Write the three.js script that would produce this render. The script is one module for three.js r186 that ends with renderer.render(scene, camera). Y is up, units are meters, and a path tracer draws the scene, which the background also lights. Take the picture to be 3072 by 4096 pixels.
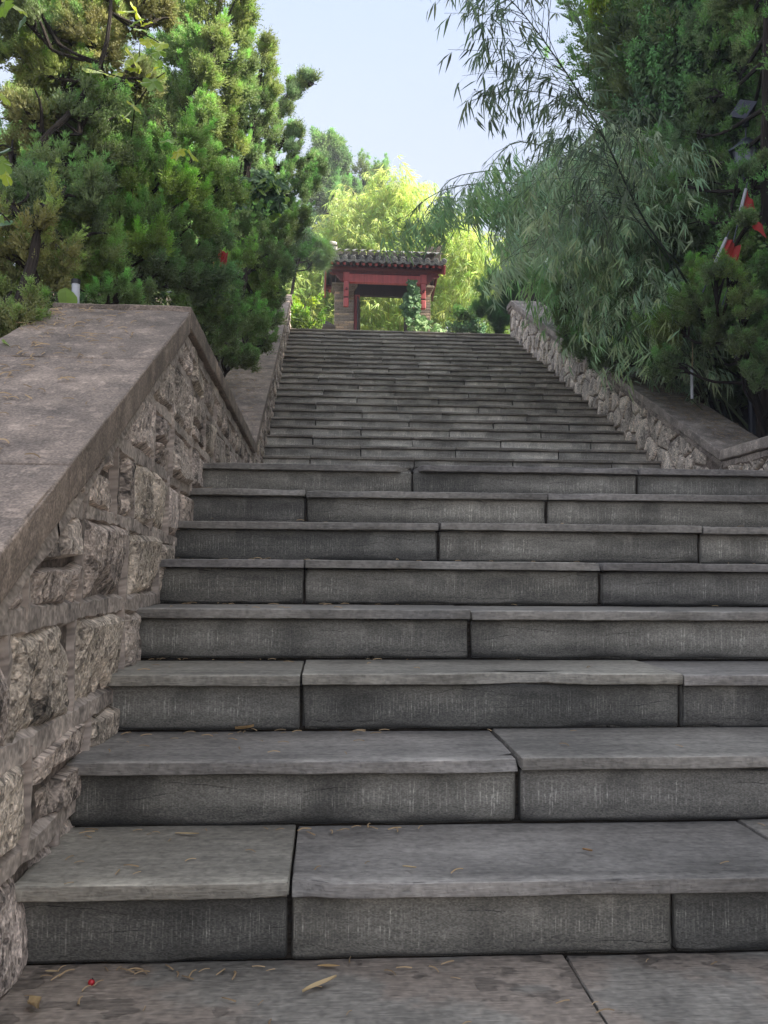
import * as THREE from 'three';
import { mergeGeometries } from 'three/addons/utils/BufferGeometryUtils.js';

// ------------------------------------------------------------------ camera, sky, sun, exposure
const scene = new THREE.Scene();
const EYE = 0.718, FPX = 3481;                                    // eye height above the nearest tread; focal length in photo pixels
const camera = new THREE.PerspectiveCamera(60.94, 3 / 4, 0.05, 900);
camera.rotation.order = 'YXZ';
camera.position.set(0, EYE, 0);
camera.rotation.set(3.859 * Math.PI / 180, -3.681 * Math.PI / 180, 0.432 * Math.PI / 180);
camera.updateMatrixWorld();

const lerp = (a, b, t) => a + (b - a) * t, clamp = (x, a, b) => Math.max(a, Math.min(b, x)), ss = (a, b, x) => { const t = clamp((x - a) / (b - a), 0, 1); return t * t * (3 - 2 * t); };
const SUN_AZ = 97 * Math.PI / 180, SUN_EL = 42 * Math.PI / 180;   // to the right, behind the right hand trees
const sunDir = new THREE.Vector3(Math.sin(SUN_AZ) * Math.cos(SUN_EL), Math.sin(SUN_EL), -Math.cos(SUN_AZ) * Math.cos(SUN_EL));
const sun = new THREE.DirectionalLight(new THREE.Color(1.0, 0.94, 0.8), 5);
sun.position.copy(sunDir).multiplyScalar(60); sun.position.x += 1.5; sun.position.z -= 10;
sun.target.position.set(1.5, 0, -10); scene.add(sun, sun.target);
sun.castShadow = true; sun.shadow.mapSize.set(4096, 4096);
Object.assign(sun.shadow.camera, { left: -26, right: 26, top: 26, bottom: -26, near: 1, far: 140 });
sun.shadow.radius = 1;
{
  const W = 512, H = 256, d = new Float32Array(W * H * 4), v = new THREE.Vector3();
  for (let j = 0; j < H; j++) for (let i = 0; i < W; i++) {
    const el = (j / (H - 1) - 0.5) * Math.PI, az = (i / W - 0.5) * 2 * Math.PI;
    v.set(Math.cos(el) * Math.cos(az), Math.sin(el), Math.cos(el) * Math.sin(az));
    const t = clamp(el / 0.62, 0, 1), z = ss(0.6, 1.5, el);
    const g = Math.pow(Math.max(0, v.dot(sunDir)), 6) * 0.5 + Math.pow(Math.max(0, v.dot(sunDir)), 60) * 2.2;
    const lo = [0.325, 0.326, 0.36], hi = [0.215, 0.256, 0.345], top = [0.36, 0.372, 0.415];
    for (let k = 0; k < 3; k++) d[(j * W + i) * 4 + k] = el < -0.02 ? [0.16, 0.15, 0.13][k] : lerp(lerp(lo[k], hi[k], t), top[k], z) + g * [1, 0.97, 0.9][k];
    d[(j * W + i) * 4 + 3] = 1;
  }
  const sky = new THREE.DataTexture(d, W, H, THREE.RGBAFormat, THREE.FloatType);
  sky.mapping = THREE.EquirectangularReflectionMapping; sky.magFilter = THREE.LinearFilter; sky.needsUpdate = true;
  scene.background = sky; scene.environment = sky;
}
scene.fog = new THREE.FogExp2(new THREE.Color(0.86, 0.9, 1.0), 0.003);   // thin summer haze
const renderer = new THREE.WebGLRenderer({ antialias: true });
renderer.toneMapping = THREE.LinearToneMapping;
renderer.toneMappingExposure = 3.2;
renderer.shadowMap.enabled = true;
renderer.shadowMap.type = THREE.PCFSoftShadowMap;

// ------------------------------------------------------------------ helpers
function rng(seed) { let a = seed >>> 0; return () => { a = (a + 0x6D2B79F5) | 0; let t = Math.imul(a ^ (a >>> 15), 1 | a); t = (t + Math.imul(t ^ (t >>> 7), 61 | t)) ^ t; return ((t ^ (t >>> 14)) >>> 0) / 4294967296; }; }
const V = (x, y, z) => new THREE.Vector3(x, y, z);
const hash = (x, y, z) => { let h = Math.imul(x, 374761393) ^ Math.imul(y, 668265263) ^ Math.imul(z, 2147483647 ^ 91138233); h = Math.imul(h ^ (h >>> 13), 1274126177); return ((h ^ (h >>> 16)) >>> 0) / 4294967296; };
function n3(x, y, z) {
  const X = Math.floor(x), Y = Math.floor(y), Z = Math.floor(z); x -= X; y -= Y; z -= Z;
  const f = t => t * t * (3 - 2 * t), a = f(x), b = f(y), c = f(z);
  return lerp(lerp(lerp(hash(X, Y, Z), hash(X + 1, Y, Z), a), lerp(hash(X, Y + 1, Z), hash(X + 1, Y + 1, Z), a), b),
    lerp(lerp(hash(X, Y, Z + 1), hash(X + 1, Y, Z + 1), a), lerp(hash(X, Y + 1, Z + 1), hash(X + 1, Y + 1, Z + 1), a), b), c) * 2 - 1;
}
function fb(x, y, z, o = 3) { let s = 0, a = 0.5, f = 1; for (let i = 0; i < o; i++) { s += a * n3(x * f, y * f, z * f); a *= 0.5; f *= 2.03; } return s; }
// periodic 2-D noise for textures
function pn(u, v, px, py, seed) {
  const x = u * px, y = v * py, X = Math.floor(x), Y = Math.floor(y), fx = x - X, fy = y - Y, a = fx * fx * (3 - 2 * fx), b = fy * fy * (3 - 2 * fy);
  const m = (k, n) => ((k % n) + n) % n, x0 = m(X, px), x1 = m(X + 1, px), y0 = m(Y, py), y1 = m(Y + 1, py);
  return lerp(lerp(hash(x0, y0, seed), hash(x1, y0, seed), a), lerp(hash(x0, y1, seed), hash(x1, y1, seed), a), b);
}
function pf(u, v, px, py, o, seed) { let s = 0, a = 0.5, n = 0; for (let i = 0; i < o; i++) { s += a * pn(u, v, px, py, seed + i * 17); n += a; a *= 0.55; px *= 2; py *= 2; } return s / n; }
function tex(w, h, fn) {                                            // fn(u, v) -> [r, g, b, height], sRGB 0..1
  const c = new Uint8Array(w * h * 4), b = new Uint8Array(w * h * 4);
  for (let j = 0; j < h; j++) for (let i = 0; i < w; i++) {
    const p = fn((i + 0.5) / w, (j + 0.5) / h), k = (j * w + i) * 4;
    for (let q = 0; q < 3; q++) { c[k + q] = clamp(p[q], 0, 1) * 255; b[k + q] = clamp(p[3], 0, 1) * 255; }
    c[k + 3] = b[k + 3] = 255;
  }
  const mk = (d, srgb) => { const t = new THREE.DataTexture(d, w, h); t.wrapS = t.wrapT = THREE.RepeatWrapping; t.magFilter = THREE.LinearFilter; t.minFilter = THREE.LinearMipmapLinearFilter; t.generateMipmaps = true; if (srgb) t.colorSpace = THREE.SRGBColorSpace; t.needsUpdate = true; return t; };
  return { map: mk(c, true), bumpMap: mk(b, false) };
}
const rgb = (r, g, b) => new THREE.Color().setRGB(r, g, b);
function stdMat(t, color, roughness, bumpScale, extra = {}) { return new THREE.MeshStandardMaterial({ ...(t || {}), color, roughness, bumpScale, ...extra }); }
// photo pixel at a distance d along the stairs -> point in the place
const PV = new THREE.Vector3();
function P(u, v, d) { PV.set((u - 1536) / FPX, (2048 - v) / FPX, -1).applyEuler(camera.rotation); const s = d / -PV.z; return V(PV.x * s, EYE + PV.y * s, -d); }

const taken = new Map();
function numbered(n) { const k = taken.get(n) || 0; taken.set(n, k + 1); return k ? `${n}_${String(k).padStart(3, '0')}` : n; }
function shade(o) { o.castShadow = o.receiveShadow = true; return o; }
function thing(name, label, category, pos = [0, 0, 0], turn = 0, group, kind) {
  const o = new THREE.Group(); o.name = numbered(name); o.position.set(...pos); o.rotation.y = turn; scene.add(o);
  o.userData = { label, category }; if (group) o.userData.group = group; if (kind) o.userData.kind = kind;
  return o;
}
function part(parent, name, geo, m, label, stuff) {
  const o = shade(new THREE.Mesh(geo, m)); o.name = name; parent.add(o);
  if (label) o.userData.label = label; if (stuff) o.userData.kind = 'stuff';
  return o;
}
function single(name, label, category, geo, m, pos = [0, 0, 0], turn = 0, group, kind) {
  const o = shade(new THREE.Mesh(geo, m)); o.name = numbered(name); o.position.set(...pos); o.rotation.y = turn; scene.add(o);
  o.userData = { label, category }; if (group) o.userData.group = group; if (kind) o.userData.kind = kind; return o;
}
function structure(name, geo, m, label) { const o = shade(new THREE.Mesh(geo, m)); o.name = name; o.userData = { kind: 'structure', label }; scene.add(o); return o; }

// a stone block: bevelled, worn edges, uneven faces; uv in metres
function block(w, h, d, o = {}) {
  const r = Math.min(o.r ?? 0.006, w * 0.3, h * 0.3, d * 0.3), amp = o.amp ?? 0.002, seg = o.seg ?? 0.08, fr = o.freq ?? 9, sd = (o.seed ?? 1) * 13.7;
  const axis = L => { const n = Math.max(1, Math.round((L - 2 * r) / seg)), p = [-L / 2, -L / 2 + r * 0.35, -L / 2 + r]; for (let i = 1; i < n; i++) p.push(-L / 2 + r + (L - 2 * r) * i / n); p.push(L / 2 - r, L / 2 - r * 0.35, L / 2); return p; };
  const axis2 = L => { const n = Math.max(1, Math.round((L - 2 * r) / (o.segy || seg))), p = [-L / 2, -L / 2 + r * 0.35, -L / 2 + r]; for (let i = 1; i < n; i++) p.push(-L / 2 + r + (L - 2 * r) * i / n); p.push(L / 2 - r, L / 2 - r * 0.35, L / 2); return p; }, A = [axis(w), axis2(h), axis(d)], S = [w, h, d];
  const g = new THREE.BoxGeometry(w, h, d, A[0].length - 1, A[1].length - 1, A[2].length - 1), p = g.attributes.position, n0 = g.attributes.normal, uv = g.attributes.uv;
  const wear_ = [], q = [0, 0, 0], cc = [0, 0, 0], uo = o.uo ?? (sd * 0.37) % 1, vo = o.vo ?? (sd * 0.61) % 1;
  for (let i = 0; i < p.count; i++) {
    for (let k = 0; k < 3; k++) { const a = p.getComponent(i, k), t = Math.round((a / S[k] + 0.5) * (A[k].length - 1)); q[k] = A[k][t]; cc[k] = clamp(q[k], -S[k] / 2 + r, S[k] / 2 - r); }
    const ax = Math.abs(n0.getX(i)) > 0.5 ? 0 : Math.abs(n0.getY(i)) > 0.5 ? 1 : 2;
    let e = 0; for (let k = 0; k < 3; k++) if (Math.abs(q[k] - cc[k]) > 1e-6) e++;
    let dx = q[0] - cc[0], dy = q[1] - cc[1], dz = q[2] - cc[2]; const L = Math.hypot(dx, dy, dz) || 1; dx /= L; dy /= L; dz /= L;
    let rr = r;
    const nn = amp * (fb(q[0] * fr + sd, q[1] * fr, q[2] * fr - sd, 2) * 1.6 + (o.rough ? o.rough * n3(q[0] * 60 + sd, q[1] * 60, q[2] * 60) : 0));
    const wear = e >= 2 ? Math.max(0, fb(q[0] * 11 + sd, q[1] * 11 + 5, q[2] * 11, 2) - 0.12) * (o.chip ?? 0.02) : 0;
    let x = cc[0] + dx * (rr + nn - wear), y = cc[1] + dy * (rr + nn - wear), z = cc[2] + dz * (rr + nn - wear);
    if (o.chips && q[2] > d / 2 - 0.04) for (const c of o.chips) { const k = Math.max(0, 1 - Math.abs(q[0] - c[0]) / c[1]); if (k > 0) { z -= Math.sqrt(k) * c[2] * clamp((q[1] + h / 2) / h + (c[3] ?? 0.3), 0, 1); y -= k * (c[4] ?? 0) * (q[1] > 0 ? 1 : 0); } }
    if (o.wear) { const k = ss(d / 2 - 0.03, d / 2, q[2]) * ss(h / 2 - 0.0035, h / 2, q[1]), w = 1 + k * (0.25 + 0.75 * Math.max(0, fb(q[0] * 17 + sd, 3, sd, 3) + 0.25)) + 0.16 * fb(q[0] * 3 + sd, q[2] * 5, 1, 3) - 0.55 * Math.max(0, fb(q[0] * 6 - sd, q[2] * 9, 4, 3) - 0.14); wear_.push(w, w, w); }
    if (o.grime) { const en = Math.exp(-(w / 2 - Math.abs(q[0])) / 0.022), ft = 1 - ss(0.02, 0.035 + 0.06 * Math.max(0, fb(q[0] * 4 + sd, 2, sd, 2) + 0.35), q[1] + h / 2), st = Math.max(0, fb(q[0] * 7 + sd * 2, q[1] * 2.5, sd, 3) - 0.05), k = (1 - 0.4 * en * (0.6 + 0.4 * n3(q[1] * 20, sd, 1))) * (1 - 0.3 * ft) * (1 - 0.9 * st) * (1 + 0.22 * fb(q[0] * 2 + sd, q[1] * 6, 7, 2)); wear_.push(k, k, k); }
    if (ax === 0) uv.setXY(i, q[2] + uo, q[1] + vo); else if (ax === 1) uv.setXY(i, q[0] + uo, q[2] + vo); else if (o.fitV) uv.setXY(i, q[0] / o.fitV + uo, q[1] / h + 0.5); else uv.setXY(i, q[0] + uo, q[1] + vo);
    p.setXYZ(i, x, y, z);
  }
  if (o.wear || o.grime) g.setAttribute('color', new THREE.Float32BufferAttribute(wear_, 3));
  smooth(g); return g;
}
function smooth(g) {                                                // normals averaged over coincident corners
  g.computeVertexNormals(); const p = g.attributes.position, n = g.attributes.normal, m = new Map(), key = i => `${Math.round(p.getX(i) * 2e4)},${Math.round(p.getY(i) * 2e4)},${Math.round(p.getZ(i) * 2e4)}`;
  const ks = []; for (let i = 0; i < p.count; i++) { const k = key(i); ks.push(k); const a = m.get(k) || m.set(k, [0, 0, 0]).get(k); a[0] += n.getX(i); a[1] += n.getY(i); a[2] += n.getZ(i); }
  for (let i = 0; i < p.count; i++) { const a = m.get(ks[i]), L = Math.hypot(...a) || 1; n.setXYZ(i, a[0] / L, a[1] / L, a[2] / L); }
}
function bar(w, h, d, x = 0, y = 0, z = 0, r = 0.006) { return block(w, h, d, { r, amp: 0, chip: 0, seg: 9 }).translate(x, y, z); }
// a limb: tapered tube through points
function limb(pts, r0, r1, sides = 7, seg = 0, gnarl = 0) {
  const c = new THREE.CatmullRomCurve3(pts), n = seg || Math.max(4, Math.round(c.getLength() / 0.15)), g = new THREE.TubeGeometry(c, n, 1, sides, false), p = g.attributes.position;
  for (let i = 0; i <= n; i++) { const q = c.getPointAt(i / n), t = i / n; for (let j = 0; j <= sides; j++) { const k = i * (sides + 1) + j; const r = lerp(r0, r1, t) * (1 + gnarl * n3(q.x * 9 + (j % sides) * 2.1, q.y * 7, q.z * 9)); p.setXYZ(k, q.x + (p.getX(k) - q.x) * r, q.y + (p.getY(k) - q.y) * r, q.z + (p.getZ(k) - q.z) * r); } }
  const u = g.attributes.uv; for (let i = 0; i < u.count; i++) u.setXY(i, u.getX(i) * n * 0.12, u.getY(i));
  g.computeVertexNormals(); return g;
}
function quads(list) {                                              // list of triangles [[x,y,z],...x3]
  const a = new Float32Array(list.length * 9); let k = 0; for (const t of list) for (const v of t) { a[k++] = v[0]; a[k++] = v[1]; a[k++] = v[2]; }
  const g = new THREE.BufferGeometry(); g.setAttribute('position', new THREE.BufferAttribute(a, 3)); g.computeVertexNormals(); return g;
}

// ------------------------------------------------------------------ materials
const T = {};
T.tread = tex(1024, 1024, (u, v) => { const a = pf(u, v, 3, 3, 5, 1), b = pf(u, v, 6, 60, 3, 9), c = pf(u, v, 90, 90, 2, 5), d = ss(0.56, 0.66, pf(u, v, 4, 7, 4, 33)), s = pf(u, v, 60, 380, 2, 12), p = ss(0.66, 0.74, pf(u, v, 150, 150, 2, 15)), k = 0.36 + a * 0.22 + (b - 0.5) * 0.1 + (c - 0.5) * 0.12 + (s - 0.5) * 0.1 - d * 0.025 - p * 0.03; return [k * 1.0, k * 0.985, k * 0.965, 0.3 + b * 0.25 + c * 0.25 + (s - 0.5) * 0.3 - d * 0.1 - p * 0.1]; });
const strokes = (() => { const R = rng(77), W = 2048, a = new Float32Array(W * 256); let x = 0; while (x < W) { x += 2.5 + R() * 5; const y0 = 255 * (0.1 + R() * 0.3), y1 = 255 * (0.55 + R() * 0.33), s = 0.15 + R() * R() * 0.85, lean = (R() - 0.4) * 9, wd = 0.8 + R() * 1.2, ph = R() * 9; for (let y = y0 | 0; y < y1; y++) { const f = Math.sin(Math.PI * (y - y0) / (y1 - y0)), q = s * Math.sqrt(f) * (0.55 + 0.45 * Math.sin(y * 0.11 + ph) * Math.sin(y * 0.037 + ph * 2)); for (let k = -2; k <= 2; k++) { const X = ((Math.round(x + lean * (y / 255) + k) % W) + W) % W; a[y * W + X] = Math.max(a[y * W + X], q * Math.max(0, 1 - Math.abs(k) / wd)); } } } return a; })();
const cracks = (() => { const R = rng(31), W = 2048, a = new Float32Array(W * 256); for (let i = 0; i < 11; i++) { let x = R() * W, y = 30 + R() * 190, L = 40 + R() * 240, dy = 0, dark = R() < 0.75; for (let k = 0; k < L; k++) { x += 1; dy = dy * 0.93 + (R() - 0.5) * 0.5; y = clamp(y + dy, 12, 243); const X = Math.floor(x) % W, w = dark ? 0.5 + 1.1 * Math.sin(Math.PI * k / L) * (0.5 + 0.5 * Math.sin(k * 0.13)) : 0.8; for (let q = -3; q <= 3; q++) { const Y = clamp(Math.round(y) + q, 0, 255), s = Math.max(0, 1 - Math.abs(q) / (w + 0.4)); if (s > 0) a[Y * W + X] = dark ? -s : Math.max(a[Y * W + X], s * 0.55); } } } return a; })();
T.riser = tex(2048, 256, (u, v) => {
  const i = Math.floor(u * 2048), j = Math.floor(v * 256), k0 = j * 2048 + i, m = ss(0.34, 0.56, pf(u, v, 7, 1, 3, 71)), s = strokes[k0] * m, c = cracks[k0];
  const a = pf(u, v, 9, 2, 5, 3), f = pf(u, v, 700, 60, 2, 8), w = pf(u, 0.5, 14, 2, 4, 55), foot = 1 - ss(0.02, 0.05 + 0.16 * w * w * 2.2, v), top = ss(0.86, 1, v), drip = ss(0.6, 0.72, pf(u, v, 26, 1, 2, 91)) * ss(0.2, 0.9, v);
  let k = 0.36 + (a - 0.5) * 0.24 + (f - 0.5) * 0.2 + s * 0.4 + (c > 0 ? c * 0.22 : c * 0.3); k *= 1 - foot * 0.5 - top * 0.3 - drip * 0.16;  // top band under the lip: dirt together with painted nosing shade
  return [k * 1.0, k * 0.985, k * 0.955, 0.5 + (a - 0.5) * 0.5 + (f - 0.5) * 0.45 + s * 0.18 + Math.min(0, c) * 0.5];
});
T.stain = tex(1024, 1024, (u, v) => { const a = pf(u, v, 3, 3, 5, 1), c = pf(u, v, 90, 90, 2, 5), s = pf(u, v, 40, 260, 2, 12), m = ss(0.47, 0.6, pf(u, v, 4, 5, 5, 63)), p = ss(0.6, 0.68, pf(u, v, 18, 22, 4, 67)) * m, k = 0.37 + a * 0.2 + (c - 0.5) * 0.14 + (s - 0.5) * 0.12 - p * 0.1; return [k * (1 + 0.035 * m), k * (0.985 - 0.01 * m), k * (0.965 - 0.03 * m), 0.3 + c * 0.3 + (s - 0.5) * 0.25 + m * 0.15 - p * 0.3]; });
T.coping = tex(1024, 1024, (u, v) => { const a = pf(u, v, 3, 3, 5, 101), f = pf(u, v, 260, 260, 2, 106), e = pf(u, v, 14, 14, 4, 103), l = ss(0.62, 0.74, pf(u, v, 40, 40, 3, 120)), k = 0.46 + (a - 0.5) * 0.2 + (e - 0.5) * 0.24 + (f - 0.5) * 0.22 + l * 0.08; return [k * 1.02, k * 0.96, k * 0.92, 0.3 + e * 0.4 + f * 0.25]; });
T.copeside = tex(1024, 512, (u, v) => { const a = pf(u, v, 4, 3, 4, 141), st = pf(u, v, 70, 2, 3, 143), f = pf(u, v, 120, 60, 2, 146), k = 0.5 + (a - 0.5) * 0.2 + (st - 0.5) * 0.3 + (f - 0.5) * 0.1; return [k * 1.01, k * 0.97, k * 0.93, 0.3 + st * 0.3 + f * 0.2]; });
T.rubble = tex(1024, 1024, (u, v) => { const a = pf(u, v, 4, 4, 4, 201), m = pf(u, v, 22, 22, 4, 203), f = pf(u, v, 230, 230, 2, 206), pit = ss(0.6, 0.7, pf(u, v, 60, 60, 3, 211)), q = ss(0.62, 0.72, pf(u, v, 90, 90, 2, 219)), st = ss(0.56, 0.72, pf(u, v, 7, 3, 4, 231)), k = 0.54 + (a - 0.5) * 0.3 + (m - 0.5) * 0.26 + (f - 0.5) * 0.3 - pit * 0.16 + q * 0.12 - st * 0.13; return [k * 1.02, k * 0.965, k * 0.915, 0.4 + (m - 0.5) * 0.5 + (f - 0.5) * 0.5 - pit * 0.4]; });
T.mortar = tex(512, 512, (u, v) => { const a = pf(u, v, 4, 4, 5, 301), f = pf(u, v, 110, 110, 2, 306), d = ss(0.55, 0.7, pf(u, v, 24, 3, 3, 309)), st = ss(0.55, 0.72, pf(u, v, 9, 5, 4, 331)), k = 0.6 + (a - 0.5) * 0.4 + (f - 0.5) * 0.32 - st * 0.14; return [k * 1.02, k * 0.965, k * 0.93, 0.5 + (a - 0.5) * 0.4 + (f - 0.5) * 0.35]; });
T.bark = tex(512, 512, (u, v) => { const a = pf(u, v, 6, 24, 4, 401), b = pf(u, v, 4, 4, 4, 405), k = 0.2 + a * 0.22 + (b - 0.5) * 0.14; return [k * 1.08, k * 0.95, k * 0.84, a]; });
T.soil = tex(1024, 1024, (u, v) => { const a = pf(u, v, 6, 6, 5, 501), f = pf(u, v, 120, 120, 2, 506), k = 0.24 + (a - 0.5) * 0.2 + (f - 0.5) * 0.2; return [k * 1.12, k * 0.98, k * 0.8, f]; });
T.brick = tex(512, 512, (u, v) => { const a = pf(u, v, 6, 6, 5, 601), f = pf(u, v, 80, 80, 2, 606), k = 0.56 + (a - 0.5) * 0.3 + (f - 0.5) * 0.16; return [k, k * 0.92, k * 0.84, f]; });
T.paint = tex(512, 512, (u, v) => { const a = pf(u, v, 5, 5, 5, 701), g = pf(u, v, 40, 3, 3, 706), c = ss(0.66, 0.72, pf(u, v, 16, 16, 4, 711)), k = 0.86 + (a - 0.5) * 0.2 + (g - 0.5) * 0.16; return [k, k * (0.97 + c * 0.1), k * (0.97 + c * 0.1), 0.5 + (g - 0.5) * 0.4 - c * 0.3]; });
T.tile = tex(512, 512, (u, v) => { const a = pf(u, v, 8, 8, 5, 801), l = ss(0.55, 0.7, pf(u, v, 14, 14, 4, 806)), k = 0.47 + (a - 0.5) * 0.3 + l * 0.16; return [k, k * 0.99, k * 0.98, a]; });
const M = {
  tread: [1, 0.84, 1.12, 0.94].map((k, i) => stdMat(T.tread, rgb(k * 1.22, k * 1.15, k * [1.05, 1.1, 1.0, 1.08][i]), 0.74, 0.004, { vertexColors: true })),
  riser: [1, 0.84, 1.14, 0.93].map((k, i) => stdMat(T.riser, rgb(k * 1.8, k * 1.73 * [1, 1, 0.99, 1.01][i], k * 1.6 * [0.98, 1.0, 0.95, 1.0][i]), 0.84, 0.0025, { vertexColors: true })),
  riserFar: [5.2, 4.6, 5.6, 4.9].map(k => stdMat(T.riser, rgb(k * 1.04, k, k * 0.93), 0.84, 0.003, { vertexColors: true })),  // riser stone lightened, brighter light on the upper flight put into the colour
  treadStain: stdMat(T.stain, rgb(1.28, 1.2, 1.08), 0.78, 0.006, { vertexColors: true }),
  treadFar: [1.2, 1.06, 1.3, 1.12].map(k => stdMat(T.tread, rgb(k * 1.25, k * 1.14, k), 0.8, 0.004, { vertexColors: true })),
  rubbleGrey: [1, 0.82, 1.15, 0.95, 0.75].map(k => stdMat(T.rubble, rgb(k * 2.35, k * 2.25, k * 2.1), 0.92, 0.008)),
  mortarGrey: [1, 0.85].map(k => stdMat(T.mortar, rgb(k * 1.0, k * 0.93, k * 0.85), 0.9, 0.006)),
  core: stdMat(T.soil, rgb(0.35, 0.34, 0.33), 0.95, 0.006),
  coping: [1, 0.9, 1.08].map(k => stdMat(T.coping, rgb(k * 1.3, k * 1.14, k * 0.98), 0.8, 0.005)),
  copingGrey: [0.9, 0.82, 0.98].map(k => stdMat(T.coping, rgb(k * 1.95, k * 1.86, k * 1.74), 0.78, 0.005)),
  rubble: [[1, 0.95, 0.92], [0.86, 0.8, 0.78], [1.12, 1.04, 1.0], [1.0, 0.95, 0.88], [1.12, 1.06, 1.06]].map(c => stdMat(T.rubble, rgb(c[0] * 1.66, c[1] * 1.63, c[2] * 1.58), 0.92, 0.008)),
  mortar: [1, 0.86].map(k => stdMat(T.mortar, rgb(k * 1.4, k * 1.31, k * 1.21), 0.9, 0.006)),
  mortarCore: stdMat(T.mortar, rgb(0.6, 0.53, 0.47), 0.95, 0.01),
  bark: stdMat(T.bark, rgb(0.4, 0.36, 0.33), 0.95, 0.02),
  soil: stdMat(T.soil, rgb(0.9, 0.85, 0.75), 0.97, 0.02),
  brick: [[1, 0.92, 0.82], [0.82, 0.78, 0.74], [1.12, 0.98, 0.84], [0.92, 0.82, 0.7]].map(c => stdMat(T.brick, rgb(c[0] * 1.9, c[1] * 1.88, c[2] * 1.82), 0.92, 0.004)),
  brickJoint: stdMat(T.mortar, rgb(1.5, 1.4, 1.3), 0.95, 0.003),
  greyBrick: stdMat(T.brick, rgb(1.15, 1.14, 1.1), 0.92, 0.004),
  red: stdMat(T.paint, rgb(0.74, 0.165, 0.165), 0.55, 0.002),
  redDark: stdMat(T.paint, rgb(0.24, 0.05, 0.05), 0.6, 0.002),
  wood: stdMat(T.paint, rgb(0.07, 0.045, 0.045), 0.7, 0.002),
  tile: [[1.45, 1.42, 1.36], [1.0, 1.0, 0.98]].map(c => stdMat(T.tile, rgb(...c), 0.85, 0.004)),
  finialLit: stdMat(T.tile, rgb(2.9, 2.75, 2.4), 0.85, 0.004),  // left ridge block: sunlight on it put into the pale colour
  stoneDark: stdMat(T.brick, rgb(0.36, 0.34, 0.32), 0.9, 0.006),
  iron: new THREE.MeshStandardMaterial({ color: rgb(0.05, 0.055, 0.075), roughness: 0.45, metalness: 0.2 }),
  panel: new THREE.MeshStandardMaterial({ color: rgb(0.03, 0.03, 0.05), roughness: 0.55 }),
  frost: new THREE.MeshStandardMaterial({ color: rgb(0.25, 0.26, 0.32), roughness: 0.4 }),
  pvc: new THREE.MeshStandardMaterial({ color: rgb(0.55, 0.56, 0.6), roughness: 0.5 }),
  black: new THREE.MeshStandardMaterial({ color: rgb(0.025, 0.025, 0.028), roughness: 0.5 }),
  flagRed: new THREE.MeshPhysicalMaterial({ color: rgb(0.5, 0.05, 0.045), roughness: 1, transmission: 0.3, thickness: 0, side: THREE.DoubleSide }),
  flagWhite: new THREE.MeshStandardMaterial({ color: rgb(0.45, 0.45, 0.48), roughness: 0.9, side: THREE.DoubleSide }),
  flagYellow: new THREE.MeshStandardMaterial({ color: rgb(0.75, 0.5, 0.04), roughness: 0.9, side: THREE.DoubleSide }),
};
const leafMat = (c, through = 0.35, coat = 0.15) => new THREE.MeshPhysicalMaterial({ color: rgb(...c), roughness: 1, transmission: through, thickness: 0, clearcoat: coat, clearcoatRoughness: 0.45, side: THREE.DoubleSide });
const LM = {
  juniper: leafMat([0.3, 0.41, 0.16], 0.42, 0), bamboo: leafMat([0.4, 0.54, 0.3], 0.45, 0.3), grove: leafMat([0.5, 0.65, 0.17], 0.62, 0.1),
  broad: leafMat([0.2, 0.29, 0.17], 0.42, 0.15), bright: leafMat([0.3, 0.4, 0.06], 0.5, 0.1), cypress: leafMat([0.26, 0.36, 0.18], 0.3, 0), pine: leafMat([0.14, 0.24, 0.1], 0.35, 0.1),
  vine: leafMat([0.1, 0.2, 0.07], 0.35, 0.3), dry: leafMat([0.32, 0.2, 0.1], 0.2, 0), berry: new THREE.MeshStandardMaterial({ color: rgb(0.5, 0.02, 0.03), roughness: 0.35 }),
};

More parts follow.
